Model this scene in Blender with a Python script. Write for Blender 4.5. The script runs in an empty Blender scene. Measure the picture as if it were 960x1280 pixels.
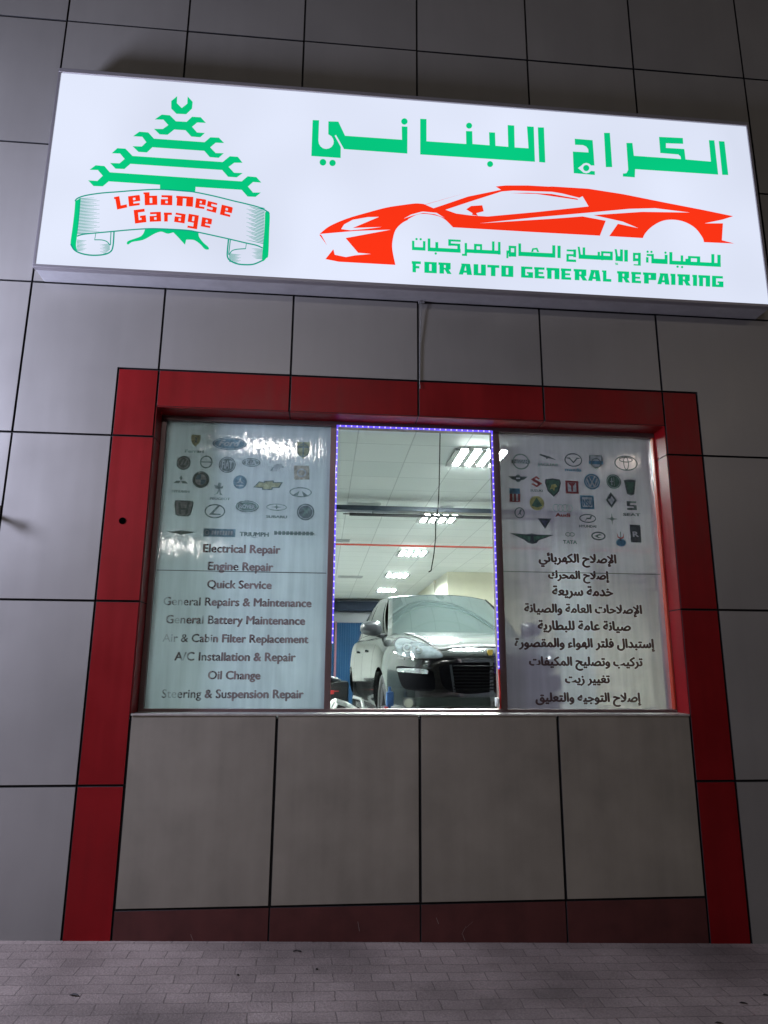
import bpy, bmesh, math, random, unicodedata
from mathutils import Vector, Matrix
from mathutils.bvhtree import BVHTree

random.seed(7)
C = bpy.context.scene.collection
SC = bpy.context.scene

# ------------------------------------------------------------------ camera, world, lamps, exposure
F_PX, YAW, PITCH, ROLL = 850.865, math.radians(4.99736), math.radians(12.69786), math.radians(.41337)
EYE = Vector((0, 0, 1.57))
fw = Vector((math.sin(YAW)*math.cos(PITCH), math.cos(YAW)*math.cos(PITCH), math.sin(PITCH)))
rt = Vector((math.cos(YAW), -math.sin(YAW), 0)); up = rt.cross(fw)
RT = math.cos(ROLL)*rt + math.sin(ROLL)*up
UP = -math.sin(ROLL)*rt + math.cos(ROLL)*up
cam = bpy.data.cameras.new('camera'); co = bpy.data.objects.new('camera', cam); C.objects.link(co)
cam.sensor_fit = 'VERTICAL'; cam.sensor_height = 36; cam.lens = F_PX/1280*36
cam.clip_start = .05; cam.clip_end = 500
M = Matrix((RT, UP, -fw)).transposed().to_4x4(); M.translation = EYE
co.matrix_world = M
SC.camera = co

w = bpy.data.worlds.new('World'); SC.world = w; w.use_nodes = True
nt = w.node_tree; bg = nt.nodes['Background']
sky = nt.nodes.new('ShaderNodeTexSky'); sky.sky_type = 'NISHITA'; sky.sun_disc = False
sky.sun_elevation = math.radians(-3.0); sky.sun_rotation = math.radians(250)
nt.links.new(sky.outputs[0], bg.inputs[0]); bg.inputs[1].default_value = .12

def lamp(name, kind, loc, energy, color, size=.3, target=None):
    l = bpy.data.lights.new(name, kind); l.energy = energy; l.color = color
    if kind == 'AREA': l.shape = 'RECTANGLE'; l.size = size[0]; l.size_y = size[1]
    elif kind == 'SUN': l.angle = size
    else: l.shadow_soft_size = size
    o = bpy.data.objects.new(name, l); C.objects.link(o); o.location = loc
    if target is not None:
        o.rotation_euler = (Vector(target)-Vector(loc)).to_track_quat('-Z', 'Y').to_euler()
    return o
lamp('street_lamp_light', 'POINT', (-4.1, 3.15, 3.35), 860, (.72, .75, 1.0), .4)
lamp('road_lamp_light', 'AREA', (-1.38, -8.4, 7.23), 108, (1.0, .93, .88), (1.15, .16), (.6, 4.4, 2.))
lamp('side_road_lamp_light', 'AREA', (-4.88, -12.8, 5.26), 70, (1.0, .93, .88), (.9, .2), (.6, 4.4, 2.))
lamp('far_road_lamp_light', 'POINT', (12.7, -14.8, 9.3), 480, (1.0, .86, .72), .2)

SC.view_settings.view_transform = 'Standard'; SC.view_settings.look = 'None'
SC.view_settings.exposure = 0; SC.view_settings.gamma = 1
SC.cycles.use_denoising = True
SC.cycles.max_bounces = 8; SC.cycles.transparent_max_bounces = 12
SC.cycles.sample_clamp_indirect = 6
SC.cycles.caustics_reflective = False; SC.cycles.caustics_refractive = False

# ------------------------------------------------------------------ helpers
def ray(px, py):
    return ((px-480)/F_PX)*RT + ((640-py)/F_PX)*UP + fw
def at(px, py, Y):                      # a point of the photograph carried to the plane y = Y
    d = ray(px, py); t = Y/d.y
    return EYE + d*t
ORI = {}
def empty(name, loc, label=None, cat=None, group=None):
    o = bpy.data.objects.new(name, None); C.objects.link(o); o.location = loc
    o.empty_display_size = .1
    ORI[o] = Vector(loc)
    if label: tag(o, label, cat, group)
    return o
def tag(o, label, cat=None, group=None):
    o['label'] = label
    if cat: o['category'] = cat
    if group: o['group'] = group
    return o
def link(name, me, mats, parent=None, smooth=False, kind=None, origin=None):
    """me is in world coordinates; becomes ONE object"""
    if not isinstance(mats, (list, tuple)): mats = [mats]
    for m in mats: me.materials.append(m)
    me.name = name
    o = bpy.data.objects.new(name, me); C.objects.link(o)
    if origin is None:
        if me.vertices:
            xs = [v.co for v in me.vertices]
            origin = Vector(((min(v.x for v in xs)+max(v.x for v in xs))/2, (min(v.y for v in xs)+max(v.y for v in xs))/2, min(v.z for v in xs)))
        else: origin = Vector()
    origin = Vector(origin)
    me.transform(Matrix.Translation(-origin))
    ORI[o] = origin
    if parent:
        o.parent = parent; o.location = origin - ORI[parent]
    else: o.location = origin
    if smooth:
        for p in me.polygons: p.use_smooth = True
    if kind: o['kind'] = kind
    return o
def copy_thing(o, loc, parent=None):
    c = o.copy(); C.objects.link(c); c.parent = parent
    if loc is not None: c.location = loc
    for ch in list(o.children): copy_thing(ch, None, c)
    return c

class B:
    def __init__(s): s.bm = bmesh.new(); s.mi = 0
    def box(s, x0, y0, z0, x1, y1, z1, bev=0):
        r = bmesh.ops.create_cube(s.bm, size=1)
        vs = r['verts']
        for v in vs:
            v.co = Vector((x0+(v.co.x+.5)*(x1-x0), y0+(v.co.y+.5)*(y1-y0), z0+(v.co.z+.5)*(z1-z0)))
        fs = set(f for v in vs for f in v.link_faces)
        for f in fs: f.material_index = s.mi
        if bev:
            es = set(e for v in vs for e in v.link_edges)
            bmesh.ops.bevel(s.bm, geom=list(es), offset=bev, segments=2, affect='EDGES', profile=.5)
        return s
    def tube(s, a, b, r, seg=12, r2=None):
        a, b = Vector(a), Vector(b); d = b-a; L = d.length
        m = Matrix.Translation((a+b)/2) @ d.to_track_quat('Z', 'Y').to_matrix().to_4x4()
        q = bmesh.ops.create_cone(s.bm, cap_ends=True, segments=seg, radius1=r, radius2=r if r2 is None else r2, depth=L, matrix=m)
        for v in q['verts']:
            for f in v.link_faces: f.material_index = s.mi
        return s
    def path(s, pts, r, seg=8):
        for a, b in zip(pts[:-1], pts[1:]): s.tube(a, b, r, seg)
        return s
    def poly(s, pts):
        vs = [s.bm.verts.new(p) for p in pts]
        f = s.bm.faces.new(vs); f.material_index = s.mi
        return f
    def grid(s, fn, nu, nv):
        g = [[s.bm.verts.new(fn(i/nu, j/nv)) for j in range(nv+1)] for i in range(nu+1)]
        for i in range(nu):
            for j in range(nv):
                f = s.bm.faces.new((g[i][j], g[i+1][j], g[i+1][j+1], g[i][j+1])); f.material_index = s.mi; f.smooth = True
        return s
    def lathe(s, c, axis, prof, seg=32):
        ax = Vector(axis).normalized(); q = ax.to_track_quat('Z', 'Y').to_matrix(); c = Vector(c)
        rings = [[s.bm.verts.new(c+q@Vector((r*math.cos(2*math.pi*k/seg), r*math.sin(2*math.pi*k/seg), h))) for k in range(seg)] for r, h in prof]
        for a, b in zip(rings[:-1], rings[1:]):
            for k in range(seg):
                f = s.bm.faces.new((a[k], a[(k+1) % seg], b[(k+1) % seg], b[k])); f.material_index = s.mi; f.smooth = True
        return s
    def mesh(s, fix=True):
        if fix: bmesh.ops.recalc_face_normals(s.bm, faces=s.bm.faces[:])
        me = bpy.data.meshes.new('m'); s.bm.to_mesh(me); s.bm.free(); return me

def inset(P, d):                         # mitre offset of a counter-clockwise outline
    n = len(P); out = []
    for i in range(n):
        a, b, c = Vector(P[i-1]), Vector(P[i]), Vector(P[(i+1) % n])
        e1 = (b-a).normalized(); e2 = (c-b).normalized()
        n1 = Vector((-e1.y, e1.x)); n2 = Vector((-e2.y, e2.x))
        k = d/(1+n1.dot(n2)) if n1.dot(n2) > -.99 else d
        out.append(b+(n1+n2)*k)
    return out

# ------------------------------------------------------------------ materials
def mat(name, col, rough=.5, metal=0., spec=.5, coat=0., noise=0., nscale=6., bump=0., bscale=60., emit=None, estr=0., streak=0., rvar=0., island=0., top_sheen=None):
    m = bpy.data.materials.new(name); m.use_nodes = True
    n = m.node_tree; N = n.nodes; L = n.links; p = N['Principled BSDF']
    p.inputs['Base Color'].default_value = (*col, 1); p.inputs['Roughness'].default_value = rough
    p.inputs['Metallic'].default_value = metal; p.inputs['Specular IOR Level'].default_value = spec
    p.inputs['Coat Weight'].default_value = coat; p.inputs['Coat Roughness'].default_value = .04
    if emit:
        p.inputs['Emission Color'].default_value = (*emit, 1); p.inputs['Emission Strength'].default_value = estr
    geo = N.new('ShaderNodeNewGeometry')
    if noise or streak:
        tx = N.new('ShaderNodeTexNoise'); tx.inputs['Scale'].default_value = nscale; tx.inputs['Detail'].default_value = 6
        L.new(geo.outputs['Position'], tx.inputs['Vector'])
        fac = tx.outputs['Fac']
        if streak:
            mp = N.new('ShaderNodeMapping'); mp.inputs['Scale'].default_value = (9, 9, .55)
            L.new(geo.outputs['Position'], mp.inputs['Vector'])
            t2 = N.new('ShaderNodeTexNoise'); t2.inputs['Scale'].default_value = 1.6; t2.inputs['Detail'].default_value = 5
            L.new(mp.outputs[0], t2.inputs['Vector'])
            mx = N.new('ShaderNodeMix'); mx.data_type = 'FLOAT'; mx.inputs[0].default_value = streak
            L.new(tx.outputs['Fac'], mx.inputs[2]); L.new(t2.outputs['Fac'], mx.inputs[3]); fac = mx.outputs[0]
        mr = N.new('ShaderNodeMapRange'); mr.inputs[1].default_value = .3; mr.inputs[2].default_value = .7
        mr.inputs[3].default_value = 1-noise; mr.inputs[4].default_value = 1+noise
        L.new(fac, mr.inputs[0])
        mm = N.new('ShaderNodeVectorMath'); mm.operation = 'SCALE'; mm.inputs[0].default_value = col
        scl = mr.outputs[0]
        if island:
            ir = N.new('ShaderNodeMapRange'); ir.inputs[3].default_value = 1-island; ir.inputs[4].default_value = 1+island
            L.new(geo.outputs['Random Per Island'], ir.inputs[0]); im = N.new('ShaderNodeMath'); im.operation = 'MULTIPLY'
            L.new(scl, im.inputs[0]); L.new(ir.outputs[0], im.inputs[1]); scl = im.outputs[0]
        L.new(scl, mm.inputs['Scale']); L.new(mm.outputs[0], p.inputs['Base Color'])
        if top_sheen:                          # faces that look up painted paler, imitating the bright ceiling's reflection
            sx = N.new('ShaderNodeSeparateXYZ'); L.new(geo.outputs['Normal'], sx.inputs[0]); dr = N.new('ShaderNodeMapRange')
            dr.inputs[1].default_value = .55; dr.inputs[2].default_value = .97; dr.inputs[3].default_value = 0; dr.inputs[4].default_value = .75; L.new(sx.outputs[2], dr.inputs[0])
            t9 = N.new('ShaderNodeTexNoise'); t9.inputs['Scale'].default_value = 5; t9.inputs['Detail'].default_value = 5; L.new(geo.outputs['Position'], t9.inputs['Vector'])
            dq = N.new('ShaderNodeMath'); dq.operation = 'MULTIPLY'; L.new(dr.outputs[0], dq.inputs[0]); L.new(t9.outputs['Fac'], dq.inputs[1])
            dx = N.new('ShaderNodeMix'); dx.data_type = 'RGBA'; dx.inputs[7].default_value = (*top_sheen, 1); L.new(dq.outputs[0], dx.inputs[0]); L.new(mm.outputs[0], dx.inputs[6]); L.new(dx.outputs[2], p.inputs['Base Color'])
        if rvar:
            r2 = N.new('ShaderNodeMapRange'); r2.inputs[1].default_value = .3; r2.inputs[2].default_value = .7
            r2.inputs[3].default_value = rough-rvar; r2.inputs[4].default_value = rough+rvar
            L.new(fac, r2.inputs[0]); L.new(r2.outputs[0], p.inputs['Roughness'])
    if bump:
        t3 = N.new('ShaderNodeTexNoise'); t3.inputs['Scale'].default_value = bscale; t3.inputs['Detail'].default_value = 4
        L.new(geo.outputs['Position'], t3.inputs['Vector'])
        bp = N.new('ShaderNodeBump'); bp.inputs['Strength'].default_value = bump; bp.inputs['Distance'].default_value = .01
        L.new(t3.outputs['Fac'], bp.inputs['Height']); L.new(bp.outputs[0], p.inputs['Normal'])
    return m
def emis(name, col, s, var=0.):
    m = bpy.data.materials.new(name); m.use_nodes = True; N = m.node_tree.nodes; L = m.node_tree.links
    N.remove(N['Principled BSDF']); e = N.new('ShaderNodeEmission'); e.inputs[0].default_value = (*col, 1); e.inputs[1].default_value = s
    if var:                              # lamps behind the face do not light it evenly
        geo = N.new('ShaderNodeNewGeometry'); t = N.new('ShaderNodeTexNoise'); t.inputs['Scale'].default_value = 1.1; t.inputs['Detail'].default_value = 1
        L.new(geo.outputs['Position'], t.inputs['Vector']); r = N.new('ShaderNodeMapRange')
        r.inputs[1].default_value = .3; r.inputs[2].default_value = .7; r.inputs[3].default_value = s*(1-var); r.inputs[4].default_value = s*(1+var)
        L.new(t.outputs['Fac'], r.inputs[0]); L.new(r.outputs[0], e.inputs[1])
    L.new(e.outputs[0], N['Material Output'].inputs[0]); return m

m_clad = mat('grey_aluminium_panel', (.27, .26, .25), .36, .15, .5, noise=.06, nscale=2.2, streak=.3, bump=.06, bscale=420, rvar=.06, island=.06)
m_apron = mat('beige_grey_panel', (.25, .225, .185), .5, 0, .4, noise=.17, nscale=3.5, streak=.3, bump=.06, bscale=420, island=.04)
m_red = mat('red_aluminium_panel', (.205, .003, .006), .40, 0, .25, noise=.2, nscale=3, streak=.4, bump=.03, bscale=200, rvar=.08, island=.07)
m_plinth = mat('maroon_skirting', (.085, .022, .020), .5, 0, .4, noise=.22, nscale=8, streak=.3, bump=.05)
m_gap = mat('black_sealant', (.006, .006, .008), .7)
m_backing = mat('dark_backing_wall', (.05, .05, .05), .8)
m_frame = mat('brown_anodised_aluminium', (.17, .115, .115), .38, .5, noise=.1)
m_orange = mat('orange_red_trim', (.42, .045, .02), .35)
m_sill = mat('pale_sill_metal', (.55, .52, .50), .35, .6, noise=.15, nscale=20)
m_white = mat('white_paint', (.72, .74, .70), .6, noise=.03)
m_cream = mat('cream_paint', (.62, .60, .47), .6, noise=.03)
m_cabinet = mat('sign_cabinet_metal', (.48, .48, .51), .42, .1, noise=.1, streak=.5)
m_trim = mat('sign_edge_trim', (.42, .40, .44), .35, .6)
m_face = emis('lit_sign_face', (.735, .785, .94), 1.0, .06)
m_green = emis('lit_green_vinyl', (.002, .575, .215), 1.0, .06)
m_teal = emis('lit_teal_outline', (.006, .34, .25), 1.0)
m_signred = emis('lit_red_vinyl', (.95, .035, .008), 1.0, .05)
m_black = mat('black_plastic', (.012, .012, .014), .4)
m_dark = mat('dark_steel', (.025, .03, .035), .4, .4)

# ------------------------------------------------------------------ ground
def gz(x): return -.0282*(max(-7., min(8., x))-.28)
b = B(); xs = [-45, -20, -7, -2, 0, 3, 8, 20, 45]
ys = [-45, -10, 0, 3, 4.405]
V = [[b.bm.verts.new((x, y, gz(x))) for y in ys] for x in xs]
for i in range(len(xs)-1):
    for j in range(len(ys)-1): b.bm.faces.new((V[i][j], V[i+1][j], V[i+1][j+1], V[i][j+1]))
m = bpy.data.materials.new('paver_bricks'); m.use_nodes = True; N = m.node_tree.nodes; L = m.node_tree.links; p = N['Principled BSDF']
geo = N.new('ShaderNodeNewGeometry'); mp = N.new('ShaderNodeMapping'); mp.inputs['Rotation'].default_value = (0, 0, math.radians(-1.2))
dist = N.new('ShaderNodeTexNoise'); dist.inputs['Scale'].default_value = 6
L.new(geo.outputs['Position'], dist.inputs['Vector'])
dm = N.new('ShaderNodeVectorMath'); dm.operation = 'SCALE'; dm.inputs['Scale'].default_value = .03; L.new(dist.outputs['Color'], dm.inputs[0])
da = N.new('ShaderNodeVectorMath'); L.new(geo.outputs['Position'], da.inputs[0]); L.new(dm.outputs[0], da.inputs[1]); L.new(da.outputs[0], mp.inputs['Vector'])
br = N.new('ShaderNodeTexBrick'); br.inputs['Scale'].default_value = 1; br.inputs['Brick Width'].default_value = .2; br.inputs['Row Height'].default_value = .1
br.inputs['Mortar Size'].default_value = .0035; br.inputs['Mortar Smooth'].default_value = .3; br.inputs['Bias'].default_value = -.1
br.inputs['Color1'].default_value = (.34, .280, .252, 1); br.inputs['Color2'].default_value = (.275, .226, .204, 1); br.inputs['Mortar'].default_value = (.20, .165, .148, 1)
L.new(mp.outputs[0], br.inputs['Vector'])
st = N.new('ShaderNodeTexNoise'); st.inputs['Scale'].default_value = 1.3; st.inputs['Detail'].default_value = 8; L.new(geo.outputs['Position'], st.inputs['Vector'])
sr = N.new('ShaderNodeMapRange'); sr.inputs[1].default_value = .3; sr.inputs[2].default_value = .7; sr.inputs[3].default_value = .5; sr.inputs[4].default_value = 1.25; L.new(st.outputs['Fac'], sr.inputs[0])
gr = N.new('ShaderNodeTexNoise'); gr.inputs['Scale'].default_value = 90; gr.inputs['Detail'].default_value = 5; L.new(geo.outputs['Position'], gr.inputs['Vector'])
g2 = N.new('ShaderNodeMapRange'); g2.inputs[3].default_value = .6; g2.inputs[4].default_value = 1.4; L.new(gr.outputs['Fac'], g2.inputs[0])
mu = N.new('ShaderNodeMath'); mu.operation = 'MULTIPLY'; L.new(sr.outputs[0], mu.inputs[0]); L.new(g2.outputs[0], mu.inputs[1])
vs = N.new('ShaderNodeVectorMath'); vs.operation = 'SCALE'; L.new(br.outputs['Color'], vs.inputs[0]); L.new(mu.outputs[0], vs.inputs['Scale']); L.new(vs.outputs[0], p.inputs['Base Color'])
p.inputs['Roughness'].default_value = .7; p.inputs['Specular IOR Level'].default_value = .3
hm = N.new('ShaderNodeMath'); hm.operation = 'MULTIPLY_ADD'; hm.inputs[1].default_value = -1.0; jr = N.new('ShaderNodeMapRange'); jr.inputs[1].default_value = .35; jr.inputs[2].default_value = .62; L.new(st.outputs['Fac'], jr.inputs[0]); jm = N.new('ShaderNodeMath'); jm.operation = 'MULTIPLY'; L.new(br.outputs['Fac'], jm.inputs[0]); L.new(jr.outputs[0], jm.inputs[1]); L.new(jm.outputs[0], hm.inputs[0]); L.new(gr.outputs['Fac'], hm.inputs[2])
bp = N.new('ShaderNodeBump'); bp.inputs['Strength'].default_value = .7; bp.inputs['Distance'].default_value = .006; L.new(hm.outputs[0], bp.inputs['Height']); L.new(bp.outputs[0], p.inputs['Normal'])
m_pave = m
link('pavement', b.mesh(), m_pave, kind='structure')

# ------------------------------------------------------------------ building: facade
D = 4.4; YG = 4.60                         # facade plane, glass plane
def PX(u): return u*D
def PZ(v): return v*D+1.57
GX = [PX(-.465-.202*k) for k in range(7, 0, -1)] + [PX(v) for v in (-.465, -.262, -.0605, .1405, .343, .543, .757)] + [PX(.757+.205*k) for k in range(1, 6)]
GZ = [PZ(v) for v in (-.407, -.160, .0865, .333, .579, .8285, 1.0755, 1.323, 1.57, 1.818, 2.065)]
fx0, fx1, fz1 = PX(-.322), PX(.602), PZ(.441)          # outer outline of the red surround
ox0, ox1, oz0, oz1 = PX(-.260), PX(.542), PZ(-.067), 3.246   # window opening
building = empty('garage_building', (.6, 4.5, 0), 'grey panel clad garage front with a red framed window under the lit sign', 'building')

def panels(polys, gap=.0105, y=D, back=.03, jit=.002):
    b = B()
    for P in polys:
        P = [Vector(q) for q in P]
        area = sum(P[i].x*P[(i+1) % len(P)].y-P[(i+1) % len(P)].x*P[i].y for i in range(len(P)))
        if area < 0: P.reverse()
        a = inset(P, gap/2); c = inset(P, gap/2+.0022)
        cx = sum(q.x for q in P)/len(P); cz = sum(q.y for q in P)/len(P)
        tx, tz, t0 = random.uniform(-jit, jit), random.uniform(-jit, jit), random.uniform(0, jit)
        dy = lambda q: t0+tx*(q.x-cx)*1.2+tz*(q.y-cz)*1.2
        r0 = [b.bm.verts.new((q.x, y+back, q.y)) for q in a]
        r1 = [b.bm.verts.new((q.x, y+.0025+dy(q), q.y)) for q in a]
        r2 = [b.bm.verts.new((q.x, y+dy(q), q.y)) for q in c]
        n = len(P)
        for s_, t_ in ((r0, r1), (r1, r2)):
            for i in range(n): b.bm.faces.new((s_[i], s_[(i+1) % n], t_[(i+1) % n], t_[i])).material_index = 1
        b.bm.faces.new(r2)
    return b.mesh()
R = lambda x0, z0, x1, z1: [(x0, z0), (x1, z0), (x1, z1), (x0, z1)]
grey = []
for i in range(len(GX)-1):
    for j in range(len(GZ)-1):
        x0, x1, z0, z1 = GX[i], GX[i+1], GZ[j], GZ[j+1]
        if x1 <= fx0 or x0 >= fx1 or z0 >= fz1: grey.append(R(x0, z0, x1, z1)); continue
        if z1 > fz1:
            if x0 < fx0: grey.append([(x0, z0), (fx0, z0), (fx0, fz1), (x1, fz1), (x1, z1), (x0, z1)])
            elif x1 > fx1: grey.append([(fx1, z0), (x1, z0), (x1, z1), (x0, z1), (x0, fz1), (fx1, fz1)])
            else: grey.append(R(x0, fz1, x1, z1))
        elif x0 < fx0: grey.append(R(x0, z0, fx0, z1))
        elif x1 > fx1: grey.append(R(fx1, z0, x1, z1))
link('cladding', panels(grey), [m_clad, m_gap], building)
red = [R(fx0, PZ(.333), ox0-.006, fz1)] + [R(a, oz1, c, fz1) for a, c in ((ox0-.006, GX[9]), (GX[9], GX[10]), (GX[10], GX[11]), (GX[11], ox1+.006))] + [R(ox1+.006, PZ(.333), fx1, fz1)]
for a, c in ((.0865, .333), (-.16, .0865), (-.42, -.16)):
    red.append(R(fx0, PZ(a), ox0, PZ(c))); red.append(R(ox1, PZ(a), fx1, PZ(c)))
sur = link('window_surround', panels(red), [m_red, m_gap], building)
b = B()                                   # the returns of the opening
for (x0, x1) in ((ox0-.006, ox0), (ox1, ox1+.006)):
    for z0, z1 in ((oz0, PZ(.0865)-.004), (PZ(.0865)+.004, PZ(.333)-.004), (PZ(.333)+.004, oz1)):
        b.box(x0, D+.006, z0, x1, YG-.042, z1)
for x0, x1 in ((ox0, GX[9]-.005), (GX[9]+.005, GX[10]-.005), (GX[10]+.005, GX[11]-.005), (GX[11]+.005, ox1)): b.box(x0, D+.006, oz1, x1, YG-.042, oz1+.006)
link('reveal', b.mesh(), m_red, sur)
b = B()
for x, z in ((at(153, 651, D).x, at(153, 651, D).z),): b.tube((x, D-.0022, z), (x, D+.004, z), .022, 20)
link('drill_hole', b.mesh(), mat('hole_black', (.001, .001, .001), 1, spec=0), sur)
ax = [ox0, PX(-.0605), PX(.1405), PX(.3415), ox1]
link('apron', panels([R(ax[k], PZ(-.3125), ax[k+1], oz0) for k in range(4)], .0135), [m_apron, m_gap], building)
plinth = link('plinth', panels([R(ax[k], PZ(-.42), ax[k+1], PZ(-.3125)) for k in range(4)], .006, y=D+.002), [m_plinth, m_gap], building)
b = B()
m_scuff = mat('pale_scuff', (.22, .16, .15), .7)
for x0_, y0_, x1_, y1_ in ((447,1152,449,1164),(545,1147,548,1155),(578,1168,581,1176),(582,1158,577,1168),(591,1152,582,1160),(238,1168,241,1176)):
    b = B(); p0, p1 = at(x0_, y0_, D+.0008), at(x1_, y1_, D+.0008); n_ = Vector((.0022, 0, .0006))
    b.poly([p0, p0+n_, p1+n_*1.3, p1])
    link('scuff', b.mesh(), m_scuff, plinth)
b = B()                                   # wall behind the panels, seen black in the joints
X0, X1, ZT = GX[0], GX[-1], GZ[-1]
b.box(X0, D+.02, -.4, ox0-.008, YG+.12, ZT); b.box(ox1+.008, D+.02, -.4, X1, YG+.12, ZT)
b.box(ox0-.008, D+.02, -.4, ox1+.008, YG+.12, oz0-.03); b.box(ox0-.008, D+.02, oz1+.01, ox1+.008, YG+.12, ZT)
link('wall', b.mesh(), m_gap, building)

# ------------------------------------------------------------------ window
tz = at(500, 539, YG).z
mL0, mL1 = at(412, 600, YG).x, at(419.5, 600, YG).x
mR0, mR1 = at(615, 600, YG).x, at(624, 600, YG).x
gz0, gz1 = at(500, 886, YG).z, at(500, 537.5, YG).z
gx0, gx1 = at(204, 600, YG).x, at(816.5, 600, YG).x
window = empty('window', (.6, YG, oz0)); window.parent = building; window.location = Vector((.6, YG, oz0))-ORI[building]
fY0, fY1 = YG-.04, YG+.04
b = B()
b.box(ox0, fY0, gz1, ox1, fY1, oz1+.006, .003); b.box(ox0, fY0, oz0-.01, ox1, fY1, gz0, .003)
b.box(ox0, fY0+.001, gz0, gx0, fY1, gz1); b.box(mL0, fY0+.001, gz0, mL1, fY1, gz1, .003); b.box(mR0, fY0+.001, gz0, mR1, fY1, gz1, .003)
link('frame', b.mesh(), m_frame, window)
b = B(); b.box(gx1, fY0+.001, gz0, ox1, fY1, gz1, .003); link('jamb', b.mesh(), m_orange, window)
b = B(); b.box(ox0+.004, D-.006, oz0-.012, ox1-.004, YG-.042, oz0, .002); link('sill', b.mesh(), m_sill, window)
mg = bpy.data.materials.new('window_glass'); mg.use_nodes = True; N = mg.node_tree.nodes; L = mg.node_tree.links; N.remove(N['Principled BSDF'])
tr = N.new('ShaderNodeBsdfTransparent'); tr.inputs[0].default_value = (.93, .96, .95, 1); gl = N.new('ShaderNodeBsdfGlossy'); gl.inputs['Roughness'].default_value = .01
fr = N.new('ShaderNodeFresnel'); fr.inputs[0].default_value = 1.5; mx = N.new('ShaderNodeMixShader')
L.new(fr.outputs[0], mx.inputs[0]); L.new(tr.outputs[0], mx.inputs[1]); L.new(gl.outputs[0], mx.inputs[2]); L.new(mx.outputs[0], N['Material Output'].inputs[0])
for a, c in ((gx0, mL0), (mL1, mR0), (mR1, gx1)):
    b = B(); b.poly([(a, YG, gz0), (c, YG, gz0), (c, YG, gz1), (a, YG, gz1)]); link('glass_pane', b.mesh(False), mg, window)
lx = at(621, 877, fY0)
b = B(); b.box(lx.x-.014, fY0-.02, lx.z-.03, lx.x+.014, fY0, lx.z+.025, .004); b.box(lx.x-.006, fY0-.03, lx.z-.012, lx.x+.006, fY0-.018, lx.z+.016, .002)
link('latch', b.mesh(), mat('white_latch', (.7, .7, .7), .4), window)

# ------------------------------------------------------------------ flat artwork helpers
def fillmesh(polys, Y, pxy=True):          # outlines (even-odd) on the plane y = Y
    cu = bpy.data.curves.new('c', 'CURVE'); cu.dimensions = '2D'; cu.fill_mode = 'FRONT'
    for P in polys:
        s = cu.splines.new('POLY'); s.points.add(len(P)-1); s.use_cyclic_u = True
        for k, q in enumerate(P):
            if pxy: q3 = at(q[0], q[1], Y); s.points[k].co = (q3.x, q3.z, 0, 1)
            else: s.points[k].co = (q[0], q[1], 0, 1)
    o = bpy.data.objects.new('c', cu); C.objects.link(o)
    me = bpy.data.meshes.new_from_object(o.evaluated_get(bpy.context.evaluated_depsgraph_get()))
    bpy.data.objects.remove(o); bpy.data.curves.remove(cu)
    for v in me.vertices: v.co = Vector((v.co.x, Y, v.co.y))
    if me.polygons and me.polygons[0].normal.y > 0: me.flip_normals()
    return me
def join(meshes):
    bm = bmesh.new()
    for me in meshes:
        bm.from_mesh(me); bpy.data.meshes.remove(me)
    me = bpy.data.meshes.new('j'); bm.to_mesh(me); bm.free(); return me
def circ(cx, cy, r, n=20, ry=None): return [(cx+r*math.cos(2*math.pi*k/n), cy+(ry or r)*math.sin(2*math.pi*k/n)) for k in range(n)]
def stroke(pts, wd):                       # a polyline with a width, as an outline
    P = [Vector(q) for q in pts]; Lf, Rt = [], []
    for i, q in enumerate(P):
        a = P[max(i-1, 0)]; c = P[min(i+1, len(P)-1)]; d = (c-a).normalized(); nrm = Vector((-d.y, d.x))
        ww = wd[i] if isinstance(wd, (list, tuple)) else wd
        Lf.append(q+nrm*ww/2); Rt.append(q-nrm*ww/2)
    return [tuple(q) for q in Lf+Rt[::-1]]
def smooth(pts, n=6):                      # Catmull-Rom through the points
    P = [Vector(q) for q in pts]; out = []
    for i in range(len(P)-1):
        p0, p1, p2, p3 = P[max(i-1, 0)], P[i], P[i+1], P[min(i+2, len(P)-1)]
        for k in range(n):
            t = k/n
            out.append(tuple(.5*((2*p1)+(p2-p0)*t+(2*p0-5*p1+4*p2-p3)*t*t+(3*p1-p0-3*p2+p3)*t**3)))
    out.append(tuple(P[-1])); return out
def Zm(ox, oy, s): return lambda pts: [(ox+x/s, oy+y/s) for x, y in pts]

# ------------------------------------------------------------------ lit sign
YS = D-.18
sx0, sx1, sz0, sz1 = -1.965, 3.172, 4.138, 5.668
sign = empty('lit_shop_sign', (.6, YS, 4.118), 'white backlit sign box with green tree emblem, red car outline and green Arabic lettering', 'sign')
b = B(); b.box(sx0, YS+.012, 4.120, sx1, D-.001, sz1, .004); link('cabinet', b.mesh(), m_cabinet, sign)
b = B(); t = .022
b.box(sx0-.004, YS-.012, sz1-t*.5, sx1+.004, YS+.03, sz1+t, .003); b.box(sx0-.004, YS-.012, 4.116, sx1+.004, YS+.03, sz0, .003)
b.box(sx0-.006, YS-.011, sz0, sx0+t*.6, YS+.03, sz1-t*.5, .003); b.box(sx1-t*.6, YS-.011, sz0, sx1+.006, YS+.03, sz1-t*.5, .003)
link('edge_trim', b.mesh(), m_trim, sign)
b = B(); b.poly([(sx0+t*.6, YS, sz0), (sx1-t*.6, YS, sz0), (sx1-t*.6, YS, sz1-t*.5), (sx0+t*.6, YS, sz1-t*.5)]); link('lit_face', b.mesh(False), m_face, sign)
YV = YS-.003
z5 = Zm(100, 110, 7.385); z6 = Zm(210, 110, 7.385); z7 = Zm(130, 230, 5.3333); z8 = Zm(80, 225, 8); zb = Zm(220, 225, 7.385)
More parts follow.
